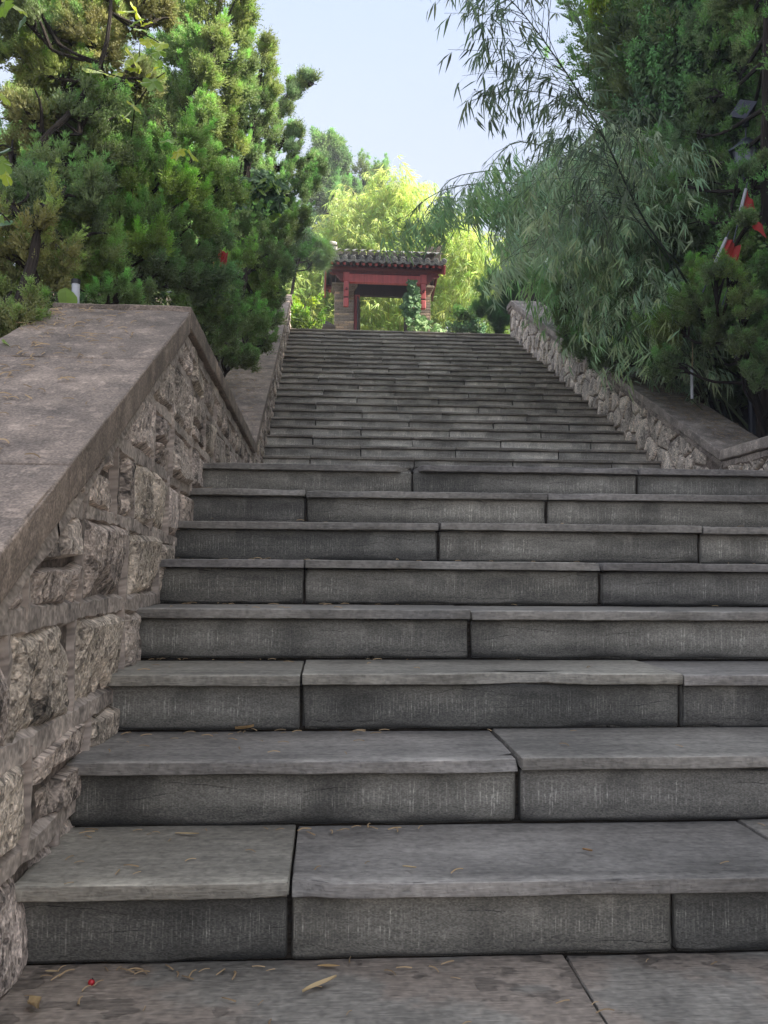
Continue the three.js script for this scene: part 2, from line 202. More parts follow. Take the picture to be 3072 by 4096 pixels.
// ------------------------------------------------------------------ ground
const RISE = 0.15, TREAD = 0.328, LIP = 0.028, D1 = 1.627, D9 = 7.216, NOSE = 0.028;
const leftX = d => -0.508 - 0.0128 * d, RIGHT = 3.2;
const noseD = k => k <= 8 ? D1 + (k - 1) * TREAD : D9 + (k - 9) * TREAD;
const stairY = d => d < -0.4 ? -0.9 : d < 3.923 ? RISE * (1 + (d - D1) / TREAD) : d < 7.0 ? 1.2 : d < 15.09 ? 1.35 + (d - D9) / TREAD * RISE : 4.95;
const copeY = d => d < 3.3 ? 1.7 - 0.5 * (3.3 - d) : d < 6.86 ? 1.72 : d < 14.95 ? 1.72 + (d - 6.86) * 0.4685 : 5.51;
{
  const xs = [-400, -150, -60, -30, -18, -12, -8, -6, -4.5, -3.4, -2.6, -2, -1.6, -1.3, -1.08, -0.95, -0.7, 0.3, 1.3, 2.3, 3.3, 3.5, 3.64, 3.9, 4.3, 4.8, 5.6, 6.5, 8, 10, 13, 18, 30, 60, 150, 400];
  const ds = [-300, -100, -40, -15, -6, -3, -1.5, -0.5]; for (let d = 0; d < 30; d += 0.5) ds.push(d); ds.push(31, 34, 38, 44, 55, 80, 130, 250, 450);
  const pos = [], uv = [], ix = [];
  for (const d of ds) for (const x of xs) {
    const inside = x > -1.0 && x < 3.6; let y;
    if (inside) y = Math.min(stairY(d), stairY(d - 0.4)) - 0.35;
    else { const o = x < 0 ? -0.95 - x : x - 3.6; y = copeY(d) - 0.2 + Math.max(0, 0.1 * (Math.min(o, 12) - 0.4)); if (d > 15.2) y = lerp(y, 4.9 + Math.max(0, Math.min(o, 12) * 0.15), ss(15.2, 17, d)); y += n3(x * 1.3, d * 1.3, 2) * 0.05; }
    if (d > 24) y += Math.min(d - 24, 60) * 0.12;
    if (d < -2) y = Math.max(y - 0.1 * Math.min(-2 - d, 30), -3.5);
    pos.push(x, y, -d); uv.push(x * 0.5, d * 0.5);
  }
  const n = xs.length; for (let j = 0; j < ds.length - 1; j++) for (let i = 0; i < n - 1; i++) { const a = j * n + i; ix.push(a, a + 1, a + n, a + 1, a + n + 1, a + n); }
  const g = new THREE.BufferGeometry(); g.setAttribute('position', new THREE.Float32BufferAttribute(pos, 3)); g.setAttribute('uv', new THREE.Float32BufferAttribute(uv, 2)); g.setIndex(ix); g.computeVertexNormals();
  structure('ground', g, M.soil, 'dark earth slope on both sides of the stone stairs');
}

// ------------------------------------------------------------------ stairs
function joints(k) {                                                // where the slabs of a step meet, running bond
  const J = { 1: [-0.061, 0.83 + 0.12, 1.95, 2.95], 2: [0.438, 1.44, 2.44], 3: [-0.065, 0.95, 1.94, 2.95], 4: [0.434, 1.44, 2.45], 5: [-0.077, 0.943, 1.95, 2.94], 6: [0.421, 1.441, 2.45], 7: [-0.092, 0.923, 1.93, 2.93], 8: [0.387, 1.438, 2.44] };
  if (J[k]) return J[k];
  if (k < 1) return k % 2 ? [-0.07, 0.95, 1.95, 2.95] : [0.453, 1.45, 2.45];
  const r = rng(k * 7 + 3), jit = () => (r() - 0.5) * 0.12;
  return (k % 2 ? [0.35, 1.31, 2.26] : [-0.12, 0.83, 1.78, 2.72]).map(x => x + jit());
}
function flight(name, label, k0, k1, far) {
  const t = thing(name, label, 'staircase', [0, 0, 0]);
  const core = [];
  for (let k = k0; k <= k1; k++) {
    const d = noseD(k), y = k * RISE, xl = leftX(d) - 0.03, xr = RIGHT + 0.03, J = [xl, ...joints(k), xr], R = rng(k * 101 + 7), st = new THREE.Group();
    st.name = 'step'; t.add(st); st.position.set(0, y, -d);
    const back = k === 8 || k === 33 ? 0.34 : TREAD + NOSE + 0.01, dep = k === 8 || k === 33 ? 0.36 : back;
    for (let i = 0; i < J.length - 1; i++) {
      const a = J[i] + 0.002 + R() * 0.0015, b = J[i + 1] - 0.002 - R() * 0.0015, w = b - a, cx = (a + b) / 2, sd = k * 9 + i + 50, v = Math.floor(R() * 4), dy = (R() - 0.5) * 0.007, dz = (R() - 0.5) * 0.012, seg = far ? 0.16 : 0.035;
      const chips = [];
      if (k === 3 && i === 1) chips.push([0.52 - cx, 0.17, 0.05, 0.6, 0.004]);
      if (k === 8 && i === 0) chips.push([b - cx, 0.06, 0.09, 1, 0.012]);
      if (k === 8 && i === 1) chips.push([a - cx, 0.035, 0.08, 1, 0.015]);
      if (R() < 0.6) chips.push([(R() < 0.5 ? b : a) - cx, 0.03 + R() * 0.04, 0.015 + R() * 0.02, 0.4, 0.004]);
      if (R() < 0.7) chips.push([(R() - 0.5) * w, 0.05 + R() * 0.1, 0.006 + R() * 0.01, 0.2, 0.002]);
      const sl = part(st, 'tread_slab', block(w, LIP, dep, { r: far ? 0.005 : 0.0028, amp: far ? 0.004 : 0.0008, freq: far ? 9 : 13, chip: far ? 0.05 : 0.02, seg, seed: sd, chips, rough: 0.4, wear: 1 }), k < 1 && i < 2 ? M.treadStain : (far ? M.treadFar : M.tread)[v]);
      sl.position.set(cx, -LIP / 2 + dy, -dep / 2 + dz); sl.rotation.z = (R() - 0.5) * 0.004;
      const rv = Math.floor(R() * 4), h = RISE - LIP - 0.003;
      const cuts = k === 1 && i === 1 ? [a, 0.661, b] : [a, b];
      for (let c = 0; c < cuts.length - 1; c++) {
        const aa = cuts[c] + (c ? 0.002 : 0), bb = cuts[c + 1] - 0.002;
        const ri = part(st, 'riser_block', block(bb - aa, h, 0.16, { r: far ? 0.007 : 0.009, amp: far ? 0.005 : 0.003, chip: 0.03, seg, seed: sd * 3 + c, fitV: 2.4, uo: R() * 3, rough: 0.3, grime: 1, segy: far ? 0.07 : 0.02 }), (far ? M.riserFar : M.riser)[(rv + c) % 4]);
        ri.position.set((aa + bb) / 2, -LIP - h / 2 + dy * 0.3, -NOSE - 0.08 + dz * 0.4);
      }
    }
    core.push(new THREE.BoxGeometry(xr - xl - 0.02, 0.6, TREAD + 0.05).translate((xl + xr) / 2, y - 0.3 - LIP - 0.004, -d - NOSE - 0.014 - (TREAD + 0.05) / 2));
  }
  part(t, 'core', mergeGeometries(core), M.core);
  return t;
}
flight('stone_staircase', 'near flight of wide grey stone steps with chisel marked risers', -5, 8, false);
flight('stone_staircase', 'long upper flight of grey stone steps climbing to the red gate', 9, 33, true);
function paving(name, label, d0, d1, y, x0, x1, len, row) {
  const t = new THREE.Group(); t.name = name; t.userData = { kind: 'structure', label }; scene.add(t); t.position.set(0, y, 0); let j = 0;
  for (let d = d0; d < d1 - 0.05; d += row, j++) for (let x = x0 - (j % 2) * len / 2; x < x1; x += len) {
    const a = Math.max(x, x0), b = Math.min(x + len, x1), e = Math.min(d + row, d1); if (b - a < 0.05) continue;
    part(t, 'paving_slab', block(b - a - 0.008, 0.06, e - d - 0.008, { r: 0.006, seg: 0.3, seed: j * 31 + x * 7, wear: 1 }), M.tread[(j * 3 + Math.round(x * 5 + 90)) % 4]).position.set((a + b) / 2, -0.03, -(d + e) / 2);
  }
}
paving('landing', 'flat stone landing between the two flights of steps', 4.28, 7.23, 1.2, -0.56, 3.22, 0.95, 0.62);
paving('pavement', 'grey stone paving at the foot of the stairs', -4, -0.36, -0.9, -2.5, 5, 1.0, 0.6);
paving('terrace', 'paved terrace in front of the red gate', 15.4, 23, 4.95, -2.2, 4.6, 0.95, 0.8);

// ------------------------------------------------------------------ side walls
function sideWall(label, pos, turn, sg, segs, cm, bedOff, detail) {
  // local axes: z = -(distance), x = sg * (towards the stairs), y up
  const t = thing('stone_wall', label, 'wall', pos, turn), R = rng(Math.round(bedOff * 1000) + 5), W = 0.5, TH = 0.088, RB = sg > 0 ? M.rubble : M.rubbleGrey, MO = sg > 0 ? M.mortar : M.mortarGrey, END = segs[segs.length - 1];
  const bottom = d => Math.min(stairY(d - 0.1), stairY(d)) - 0.12, top = d => copeY(d) - TH - 0.004;
  // mass behind the face
  { const ds = []; for (let d = segs[0]; d < END - 0.1; d += 0.25) ds.push(d); ds.push(END - 0.02);
    const p = [], ix = []; for (const d of ds) { const a = top(d) - 0.004, b = bottom(d) - 0.5; for (const [x, y] of [[sg > 0 ? -0.03 : -0.038, b], [sg > 0 ? -0.03 : -0.038, a], [-W + 0.03, a], [-W + 0.03, b]]) p.push(sg * x, y, -d); }
    for (let i = 0; i < ds.length - 1; i++) for (let k = 0; k < 4; k++) { const a = i * 4 + k, b = i * 4 + (k + 1) % 4; ix.push(a, b, a + 4, b, b + 4, a + 4); }
    const L = (ds.length - 1) * 4; ix.push(0, 2, 1, 0, 3, 2, L, L + 1, L + 2, L, L + 2, L + 3);
    const g = new THREE.BufferGeometry(); g.setAttribute('position', new THREE.Float32BufferAttribute(p, 3)); g.setAttribute('uv', new THREE.Float32BufferAttribute(p.flatMap((_, i) => i % 3 ? [] : [p[i + 2], p[i + 1]]), 2)); g.setIndex(ix); const f = g.toNonIndexed(); f.computeVertexNormals(); part(t, 'wall_mass', f, M.mortarCore); }
  // coping slabs
  for (let i = 0; i < segs.length - 1; i++) {
    const a = segs[i] + 0.003, b = segs[i + 1] - 0.003, dm = (a + b) / 2, near = dm < 4.5;
    const g = block(W + 0.02, TH, b - a, { r: near ? 0.007 : 0.01, amp: 0.003, chip: near ? 0.03 : 0.05, seg: near ? 0.05 : 0.12, seed: i * 5 + sg * 3 + 40, rough: 0.3 }), p = g.attributes.position;
    for (let k = 0; k < p.count; k++) { const d = dm - p.getZ(k); p.setY(k, p.getY(k) + copeY(clamp(d, a, b)) - TH / 2); }
    smooth(g); const o = part(t, 'coping_slab', g, cm[i % cm.length]); o.position.set(sg * (-W / 2 + 0.012), 0, -dm);
  }
  // coursed rubble with raised mortar bands
  const patch = (d0, d1, y0, y1, out, seed, fine) => {
    const nx = Math.max(5, Math.ceil((d1 - d0) / fine)), ny = Math.max(5, Math.ceil((y1 - y0) / fine)), p = [], uv = [], ix = [];
    for (let j = 0; j <= ny; j++) for (let i = 0; i <= nx; i++) {
      const slope = 0.022, sl1 = n3(seed, 1.5, 2) * 1.6, sl2 = n3(seed, 7.5, 3) * 1.6, u = i / nx, v = j / ny, d = lerp(d0, d1, u) + 0.02 * n3(v * 3, seed, u * 3), y = Math.min(lerp(y0, y1, v) + 0.015 * n3(u * 3, seed + 5, v * 3), top(d) - 0.02);
      const e = Math.min(u, 1 - u, v, 1 - v), rim = ss(-0.05, 0.13, e);
      const f1 = fb(d * 6 + seed, y * 6, seed, 3), f2 = fb(d * 26, y * 26, seed, 3), cr = -Math.max(0, fb(d * 14 + seed * 3, y * 5, 7, 2) - 0.16) * 0.3;
      p.push(sg * (-0.034 + rim * (0.022 + out * 0.18 + f1 * 0.016 + Math.abs(f2) * 0.009 + fb(d * 75, y * 75, seed, 2) * 0.0045 + cr * 0.3 + slope * ((u - 0.5) * sl1 + (v - 0.5) * sl2))), y, -d); uv.push(d + seed * 0.137, y + seed * 0.71);
    }
    for (let j = 0; j < ny; j++) for (let i = 0; i < nx; i++) { const a = j * (nx + 1) + i, b = a + nx + 1; sg > 0 ? ix.push(a, a + 1, b + 1, a, b + 1, b) : ix.push(a, b + 1, a + 1, a, b, b + 1); }
    const g = new THREE.BufferGeometry(); g.setAttribute('position', new THREE.Float32BufferAttribute(p, 3)); g.setAttribute('uv', new THREE.Float32BufferAttribute(uv, 2)); g.setIndex(ix); if (fine > 0.015) { g.computeVertexNormals(); return g; } const f = g.toNonIndexed(); f.computeVertexNormals(); return f;
  };
  const band = (pts, hw, out) => {                                  // a strip of raised pointing along (d, y) points
    const p = [], uv = [], ix = [], n = pts.length; let run = 0;
    for (let i = 0; i < n; i++) {
      const a = pts[Math.max(0, i - 1)], b = pts[Math.min(n - 1, i + 1)], tx = b[0] - a[0], ty = b[1] - a[1], L = Math.hypot(tx, ty) || 1, nx = -ty / L, ny = tx / L; if (i) run += Math.hypot(pts[i][0] - pts[i - 1][0], pts[i][1] - pts[i - 1][1]);
      const w = hw * (1 + 0.25 * n3(pts[i][0] * 7, pts[i][1] * 7, 4)), o = out + 0.003 * n3(pts[i][0] * 20, pts[i][1] * 20, 9);
      for (const [k, q] of [[-1.5, -0.034], [-1, o - 0.006], [-0.85, o], [0.85, o], [1, o - 0.006], [1.5, -0.034]]) { const wig = 0.005 * n3(pts[i][0] * 30 + k, pts[i][1] * 25, 3); const yy = Math.min(pts[i][1] + ny * (k * w + wig), top(pts[i][0] + nx * k * w) + 0.001); p.push(sg * q, yy, -(pts[i][0] + nx * (k * w + wig))); uv.push(pts[i][0] + k * w * Math.abs(nx), pts[i][1] + k * w); }
    }
    for (let i = 0; i < n - 1; i++) for (let k = 0; k < 5; k++) { const a = i * 6 + k, b = a + 6; sg > 0 ? ix.push(a, b, b + 1, a, b + 1, a + 1) : ix.push(a, b + 1, b, a, a + 1, b + 1); }
    const g = new THREE.BufferGeometry(); g.setAttribute('position', new THREE.Float32BufferAttribute(p, 3)); g.setAttribute('uv', new THREE.Float32BufferAttribute(uv, 2)); g.setIndex(ix); const f = g.toNonIndexed(); f.computeVertexNormals(); return f;
  };
  const bed = j => bedOff + j * 0.212;
  const wob = (d, j) => bed(j) + 0.02 * n3(d * 0.9, j * 3.7, sg * 2) + 0.006 * n3(d * 4, j * 2.1, 5);
  if (sg < 0) {                                                      // random angular rubble, cell by cell
    const cw = 0.27, ch = 0.18, pts = new Map(), key = (i, j) => i * 1000 + j, at = (i, j) => { const k = key(i, j); if (!pts.has(k)) { const u = hash(i, j, 71), v = hash(i, j, 72); pts.set(k, [(i + 0.5 + (u - 0.5) * 0.95 + (j % 2 ? 0.5 : 0)) * cw, (j + 0.5 + (v - 0.5) * 0.9) * ch + 0.16 * (hash(i, 3, 9) - 0.5) * ch]); } return pts.get(k); };
    for (let i = Math.floor(segs[0] / cw); i < END / cw; i++) for (let j = -8; j < 34; j++) {
      const s = at(i, j), lo = bottom(s[0]) - 0.05, hi = top(s[0]) + 0.04; if (s[1] < lo - 0.1 || s[1] > hi || s[0] > END - 0.1 || s[0] < segs[0] + 0.1) continue;
      let poly = [[s[0] - 0.5, s[1] - 0.4], [s[0] + 0.5, s[1] - 0.4], [s[0] + 0.5, s[1] + 0.4], [s[0] - 0.5, s[1] + 0.4]];
      const clip = (mx, my, nx, ny) => { const o = []; for (let k = 0; k < poly.length; k++) { const A = poly[k], B = poly[(k + 1) % poly.length], a1 = (A[0] - mx) * nx + (A[1] - my) * ny, b1 = (B[0] - mx) * nx + (B[1] - my) * ny; if (a1 <= 0) o.push(A); if (a1 * b1 < 0) { const t = a1 / (a1 - b1); o.push([lerp(A[0], B[0], t), lerp(A[1], B[1], t)]); } } poly = o; };
      for (let di = -2; di <= 2; di++) for (let dj = -2; dj <= 2; dj++) if (di || dj) { const q = at(i + di, j + dj), nx = q[0] - s[0], ny = q[1] - s[1], L = Math.hypot(nx, ny) || 1, gap = 0.003 + 0.005 * hash(i + di, j + dj, i * 3 + j); clip((s[0] + q[0]) / 2 - nx / L * gap, (s[1] + q[1]) / 2 - ny / L * gap, nx / L, ny / L); }
      const t0 = top(s[0]) - 0.03, sl = (top(s[0] + 0.1) - top(s[0] - 0.1)) / 0.2; clip(s[0], t0, -sl / Math.hypot(sl, 1), 1 / Math.hypot(sl, 1)); if (poly.length < 3) continue;
      const n = poly.length, c0 = poly.reduce((m, q) => [m[0] + q[0] / n, m[1] + q[1] / n], [0, 0]), sub = detail(s[0]) ? 4 : 1, ring = []; for (let k = 0; k < n; k++) for (let q = 0; q < sub; q++) ring.push([lerp(poly[k][0], poly[(k + 1) % n][0], q / sub), lerp(poly[k][1], poly[(k + 1) % n][1], q / sub)]);
      const sc = [1, 0.93, 0.78, 0.5], dp = [-0.06, -0.03, -0.023, -0.02], p = [], uv = [], ix = [], seed = hash(i, j, 5) * 90, proud = 0.02 * hash(i, j, 6), tx = (hash(i, j, 7) - 0.5) * 0.16, ty = (hash(i, j, 8) - 0.5) * 0.2, m = ring.length, put = (d, y, o) => { p.push(sg * (o + tx * (d - c0[0]) + ty * (y - c0[1]) + (o > -0.04 ? 0.014 * fb(d * 9 + seed, y * 9, seed, 2) + 0.004 * n3(d * 40, y * 40, seed) : 0)), y, -d); uv.push(d + seed, y + seed * 0.7); };
      for (let r = 0; r < 4; r++) for (const q of ring) put(lerp(c0[0], q[0], sc[r]), lerp(c0[1], q[1], sc[r]), dp[r] + (r ? proud : 0)); put(c0[0], c0[1], -0.02 + proud);
      for (let r = 0; r < 3; r++) for (let k = 0; k < m; k++) { const A = r * m + k, B = r * m + (k + 1) % m; ix.push(A, A + m, B, B, A + m, B + m); } for (let k = 0; k < m; k++) ix.push(3 * m + k, 4 * m, 3 * m + (k + 1) % m);
      const g = new THREE.BufferGeometry(); g.setAttribute('position', new THREE.Float32BufferAttribute(p, 3)); g.setAttribute('uv', new THREE.Float32BufferAttribute(uv, 2)); g.setIndex(ix); g.computeVertexNormals(); part(t, 'stone', g, RB[Math.floor(hash(i, j, 11) * 5)]);
    }
  }
  for (let j = -8; j < 30 && sg > 0; j++) {
    let d = segs[0], ph = R() * 0.3, run = null;
    while (d < END - 0.05) {
      const far = d > 5, len = 0.2 + R() * 0.3 + ph; ph = 0; const e = Math.min(d + len, END - 0.03), m = (d + e) / 2, y0 = wob(m, j), y1 = wob(m, j + 1);
      const lo = bottom(e) - 0.02, hi = Math.max(top(d), top(e)) - 0.04;
      if (y1 > lo && y0 < hi) {
        const mat = RB[Math.floor(R() * 5)], vis = detail(m), fine = vis ? (m < 2.6 ? 0.009 : m < 4 ? 0.012 : m < 8 ? 0.02 : 0.03) : 0.08, mid = R();
        if (mid < 0.22 && y1 < hi) { const ym = lerp(y0, y1, 0.4 + R() * 0.2); part(t, 'stone', patch(d + 0.012, e - 0.012, y0 + 0.018, ym - 0.008, 0.022 + R() * 0.03, j * 17 + m * 3.1, fine), mat); part(t, 'stone', patch(d + 0.012, e - 0.012, ym + 0.008, y1 - 0.018, 0.022 + R() * 0.03, j * 19 + m * 2.3, fine), RB[Math.floor(R() * 5)]); }
        else part(t, 'stone', patch(d + 0.012, e - 0.012, y0 + 0.018, Math.max(y1 - 0.018, y0 + 0.03), 0.026 + R() * 0.032, j * 13 + m * 2.7, fine), mat);
        if (vis || m < 7) { const n = 7, pts = []; for (let i = 0; i <= n; i++) { const y = lerp(y0, y1, i / n); if (y < top(e) - 0.01) pts.push([e + 0.012 * n3(y * 9, e * 3, 1), y]); } if (pts.length > 2 && (sg > 0 || R() < 0.4)) part(t, 'mortar_joint', band(pts, 0.004 + R() * 0.005, -0.013 + R() * 0.007), MO[R() < 0.5 ? 0 : 1]); }
      }
      d = e;
    }
    // bed joint of this course, where it lies between the steps and the coping
    let pts = []; const flush = () => { if (pts.length > 3 && (sg > 0 || R() < 0.45)) part(t, 'mortar_joint', band(pts, (sg > 0 ? 0.016 : 0.009) + R() * 0.007, -0.012), MO[j % 2 ? 0 : 1]); pts = []; };
    for (let d2 = segs[0]; d2 <= END - 0.03; d2 += 0.025) { const y = wob(d2, j); if (y > bottom(d2) - 0.04 && y < top(d2) - 0.01 && pts.length < 36) pts.push([d2, y]); else { if (pts.length >= 36) { pts.push([d2, y]); flush(); pts.push([d2, y]); } else flush(); } } flush();
  }
  // the band that follows the underside of the coping
  for (let i = 0; i < segs.length - 1; i++) { const pts = []; for (let k = 0; k <= 12; k++) { const d = lerp(segs[i], segs[i + 1] - 0.01, k / 12); pts.push([d, top(d) - 0.028]); } part(t, 'mortar_joint', band(pts, 0.026, 0.0), MO[i % 2]); }
  return t;
}
const lower = [-0.4, 0.2, 0.98, 1.75, 2.57, 3.3], land = [4.2, 5.1, 6.0, 6.86], upper = [7.7, 8.55, 9.35, 10.2, 11, 11.8, 12.6, 13.4, 14.2, 14.95, 15.3];
sideWall('brownish rubble wall with sloping stone coping along the stairs under the green junipers', [-0.508, 0, 0], 0.0128, 1, [...lower, ...land, ...upper], M.coping, 0.19, () => true);
sideWall('grey rubble wall with stone coping rising beside the bamboo and the dark junipers', [RIGHT, 0, 0], 0, -1, [...lower, ...land, ...upper], M.copingGrey, 0.25, d => d > 5);

// ------------------------------------------------------------------ gate
{
  const G = thing('garden_gate', 'small Chinese gate with tiled roof, red beams and brick pillars at the stair head', 'gate', [1.225, 4.95, -20], 0.025);
  const R = rng(404);
  for (const s of [-1, 1]) {
    const cx = s * 0.9, w = 0.45, dp = 0.5, pil = new THREE.Group(); pil.name = 'brick_pillar'; G.add(pil); pil.position.set(cx, 0, -dp / 2);
    part(pil, 'joint_mortar', new THREE.BoxGeometry(w - 0.012, 2.34, dp - 0.012).translate(0, 1.17, 0), M.brickJoint);
    const bl = [0.105, 0.216].map(l => [0, 1, 2].map(i => block(l, 0.052, 0.1, { r: 0.005, amp: 0.002, chip: 0.02, seg: 0.5, seed: i + l * 50 })));
    for (let j = 0; j < 37; j++) {
      const y = 0.034 + j * 0.063; if (y > 2.32) break; if (y < 0.5) continue;
      const row = j % 2 ? [[0.105, -0.1695], [0.216, 0], [0.105, 0.1695]] : [[0.216, -0.1125], [0.216, 0.1125]];
      for (const [l, x] of row) { const b = part(pil, 'brick', bl[l > 0.2 ? 1 : 0][Math.floor(R() * 3)], j > 24 && R() < 0.8 ? M.greyBrick : M.brick[Math.floor(R() * 4)]); b.position.set(x, y, dp / 2 - 0.05 + 0.003 + R() * 0.003); }
      for (const q of [-1, 1]) { const b = part(pil, 'brick', bl[1][Math.floor(R() * 3)], M.brick[Math.floor(R() * 4)]); b.rotation.y = Math.PI / 2; b.position.set(q * (w / 2 - 0.05 + 0.003), y, (j % 2 ? 0.03 : -0.06)); }
    }
    for (const [wy, y, h] of [[0.49, 2.345, 0.045], [0.545, 2.392, 0.045], [0.6, 2.44, 0.05]]) part(pil, 'brick_cornice', block(wy, h, dp + wy - 0.45, { r: 0.006, amp: 0.002, seg: 0.1, seed: y }), M.greyBrick).position.set(0, y, 0);
    part(G, 'gable_wall', new THREE.BoxGeometry(0.42, 0.36, 0.46).translate(cx, 2.65, -0.25), M.stoneDark);
    part(G, 'door_post', bar(0.13, 2.24, 0.14, s * 0.604, 1.12, -0.16), M.red);
    const leaf = new THREE.Group(); leaf.name = 'door_leaf'; G.add(leaf); leaf.position.set(s * 0.53, 0, -0.22); leaf.rotation.y = s > 0 ? -1.42 : 1.42 + Math.PI;
    for (let i = 0; i < 4; i++) part(leaf, 'plank', bar(0.126, 2.05, 0.035, 0.065 + i * 0.128, 1.06, i % 2 ? 0.003 : 0), M.wood);
    // hanging post in front of the pillar
    const hp = new THREE.Group(); hp.name = 'hanging_post'; G.add(hp); hp.position.set(s * 0.885, 0, 0.45);
    part(hp, 'post_block', bar(0.146, 0.2, 0.15, 0, 2.465, 0, 0.01), M.red);
    part(hp, 'post_shaft', bar(0.115, 0.36, 0.115, 0, 2.184, 0, 0.012), M.red);
    part(hp, 'post_neck', bar(0.09, 0.03, 0.09, 0, 1.99, 0), M.wood);
    part(hp, 'post_drop', bar(0.122, 0.2, 0.122, 0, 1.876, 0, 0.022), M.red);
    part(hp, 'beam_peg', new THREE.CylinderGeometry(0.026, 0.03, 0.06, 12).rotateX(Math.PI / 2).translate(0.005, 2.17, 0.08), M.redDark);
    part(hp, 'tie_beam', bar(0.08, 0.14, 0.5, 0, 2.2, -0.3), M.redDark);
    // curved bracket outside the pillar
    const sh = new THREE.Shape(); sh.moveTo(0, 0); sh.lineTo(0, -0.2); sh.quadraticCurveTo(0.1, -0.2, 0.13, -0.12); sh.quadraticCurveTo(0.18, -0.1, 0.2, -0.04); sh.quadraticCurveTo(0.3, -0.06, 0.34, 0); sh.lineTo(0, 0);
    const br = part(G, 'bracket', new THREE.ExtrudeGeometry(sh, { depth: 0.08, bevelEnabled: true, bevelSize: 0.006, bevelThickness: 0.006, bevelSegments: 1 }), M.redDark); br.position.set(s * 0.92, 2.56, 0.41); if (s < 0) br.rotation.y = Math.PI, br.position.z = 0.49;
  }
  part(G, 'lintel', bar(1.35, 0.5, 0.12, 0, 2.48, -0.16), M.wood);
  part(G, 'front_beam', bar(1.63, 0.2, 0.13, 0, 2.435, 0.45, 0.012), M.red);
  part(G, 'eave_board', bar(2.44, 0.1, 0.05, 0, 2.61, 0.45), M.redDark);
  const EA = [2.74, 0.86], RG = [3.17, -0.25], REAR = -1.36, run = EA[1] - RG[1], rise = RG[0] - EA[0], ang = Math.atan2(rise, run), len = Math.hypot(run, rise);
  for (const [y, z] of [[2.68, 0.45], [2.95, -0.25], [2.68, -0.95]]) part(G, 'purlin', new THREE.CylinderGeometry(0.06, 0.06, 2.62, 14).rotateZ(Math.PI / 2).translate(0, y, z), M.redDark);
  for (const s of [1, -1]) {                                        // front and rear slopes
    const slope = new THREE.Group(); slope.name = 'roof_slope'; G.add(slope); slope.position.set(0, RG[0], RG[1]); slope.rotation.y = s > 0 ? 0 : Math.PI; const pitch = new THREE.Group(); // local: y down the slope is -z after the turn
    const put = (name, g, m, x, along, up) => { const o = part(slope, name, g, m); o.rotation.x = ang; const c = Math.cos(ang), q = Math.sin(ang); o.position.set(x, -along * q + up * c, along * c + up * q); return o; };
    put('roof_board', new THREE.BoxGeometry(2.62, 0.02, len - 0.03), M.wood, 0, len / 2 - 0.02, -0.06);
    const rg = bar(0.055, 0.055, 0.5), rr = new THREE.CylinderGeometry(0.028, 0.028, 0.55, 10).rotateX(Math.PI / 2);
    for (let i = 0; i < 18; i++) { const x = -1.224 + i * 0.144; put('flying_rafter', rg, i % 5 === 3 ? M.redDark : M.red, x + (R() - 0.5) * 0.012, len - 0.3, -0.097); put('round_rafter', rr, M.wood, x, len - 0.5, -0.14); }
    put('bed_tiles', new THREE.BoxGeometry(2.7, 0.03, len - 0.05), M.tile[1], 0, len / 2 - 0.03, -0.03);
    const barrel = new THREE.CylinderGeometry(0.06, 0.064, len / 5 + 0.015, 12, 1, true, -Math.PI / 2, Math.PI).rotateX(Math.PI / 2);
    const cap = mergeGeometries([new THREE.CylinderGeometry(0.064, 0.064, 0.035, 16).rotateX(Math.PI / 2), new THREE.TorusGeometry(0.046, 0.011, 6, 16).translate(0, 0, 0.018), new THREE.SphereGeometry(0.02, 8, 6).translate(0, 0, 0.016)]);
    const dsh = new THREE.Shape(); dsh.moveTo(-0.088, 0.02); dsh.quadraticCurveTo(0, -0.03, 0.088, 0.02); dsh.quadraticCurveTo(0.086, -0.03, 0.05, -0.05); dsh.quadraticCurveTo(0.025, -0.06, 0, -0.072); dsh.quadraticCurveTo(-0.025, -0.06, -0.05, -0.05); dsh.quadraticCurveTo(-0.086, -0.03, -0.088, 0.02);
    const drip = new THREE.ExtrudeGeometry(dsh, { depth: 0.014, bevelEnabled: true, bevelSize: 0.004, bevelThickness: 0.004, bevelSegments: 1, curveSegments: 5 });
    const pan = new THREE.CylinderGeometry(0.11, 0.11, len / 4 + 0.02, 8, 1, true, Math.PI * 0.72, Math.PI * 0.56).rotateX(Math.PI / 2).translate(0, 0.11, 0);
    for (let i = 0; i < 15; i++) {
      const x = -1.31 + i * 0.187, mt = M.tile[R() < 0.6 ? 0 : 1];
      for (let k = 0; k < 5; k++) put('barrel_tile', barrel, M.tile[R() < 0.7 ? 0 : 1], x, (k + 0.5) * len / 5, 0.02 + k * 0.002);
      put('cap_tile', cap, mt, x + (R() - 0.5) * 0.01, len + 0.01, 0.036);
      if (i < 14) { put('drip_tile', drip, M.tile[R() < 0.7 ? 0 : 1], x + 0.0935, len + 0.012, 0.004); for (let k = 0; k < 4; k++) put('pan_tile', pan, M.tile[R() < 0.5 ? 0 : 1], x + 0.0935, (k + 0.5) * len / 4, -0.012 + k * 0.003); }
    }
    for (const q of [-1, 1]) put('bargeboard', bar(0.035, 0.2, len, 0, 0, 0), q > 0 ? M.red : M.redDark, q * 1.34, len / 2 - 0.02, -0.16);
  }
  part(G, 'roof_ridge', block(2.66, 0.12, 0.14, { r: 0.03, amp: 0.004, seg: 0.1 }).translate(0, 3.19, -0.25), M.tile[1]);
  const f1 = new THREE.Group(); f1.name = 'ridge_finial'; G.add(f1); f1.position.set(-1.17, 3.2, -0.25);
  part(f1, 'finial_body', block(0.17, 0.26, 0.2, { r: 0.02, amp: 0.006, seg: 0.05, seed: 3 }).translate(0, 0.1, 0), M.finialLit);
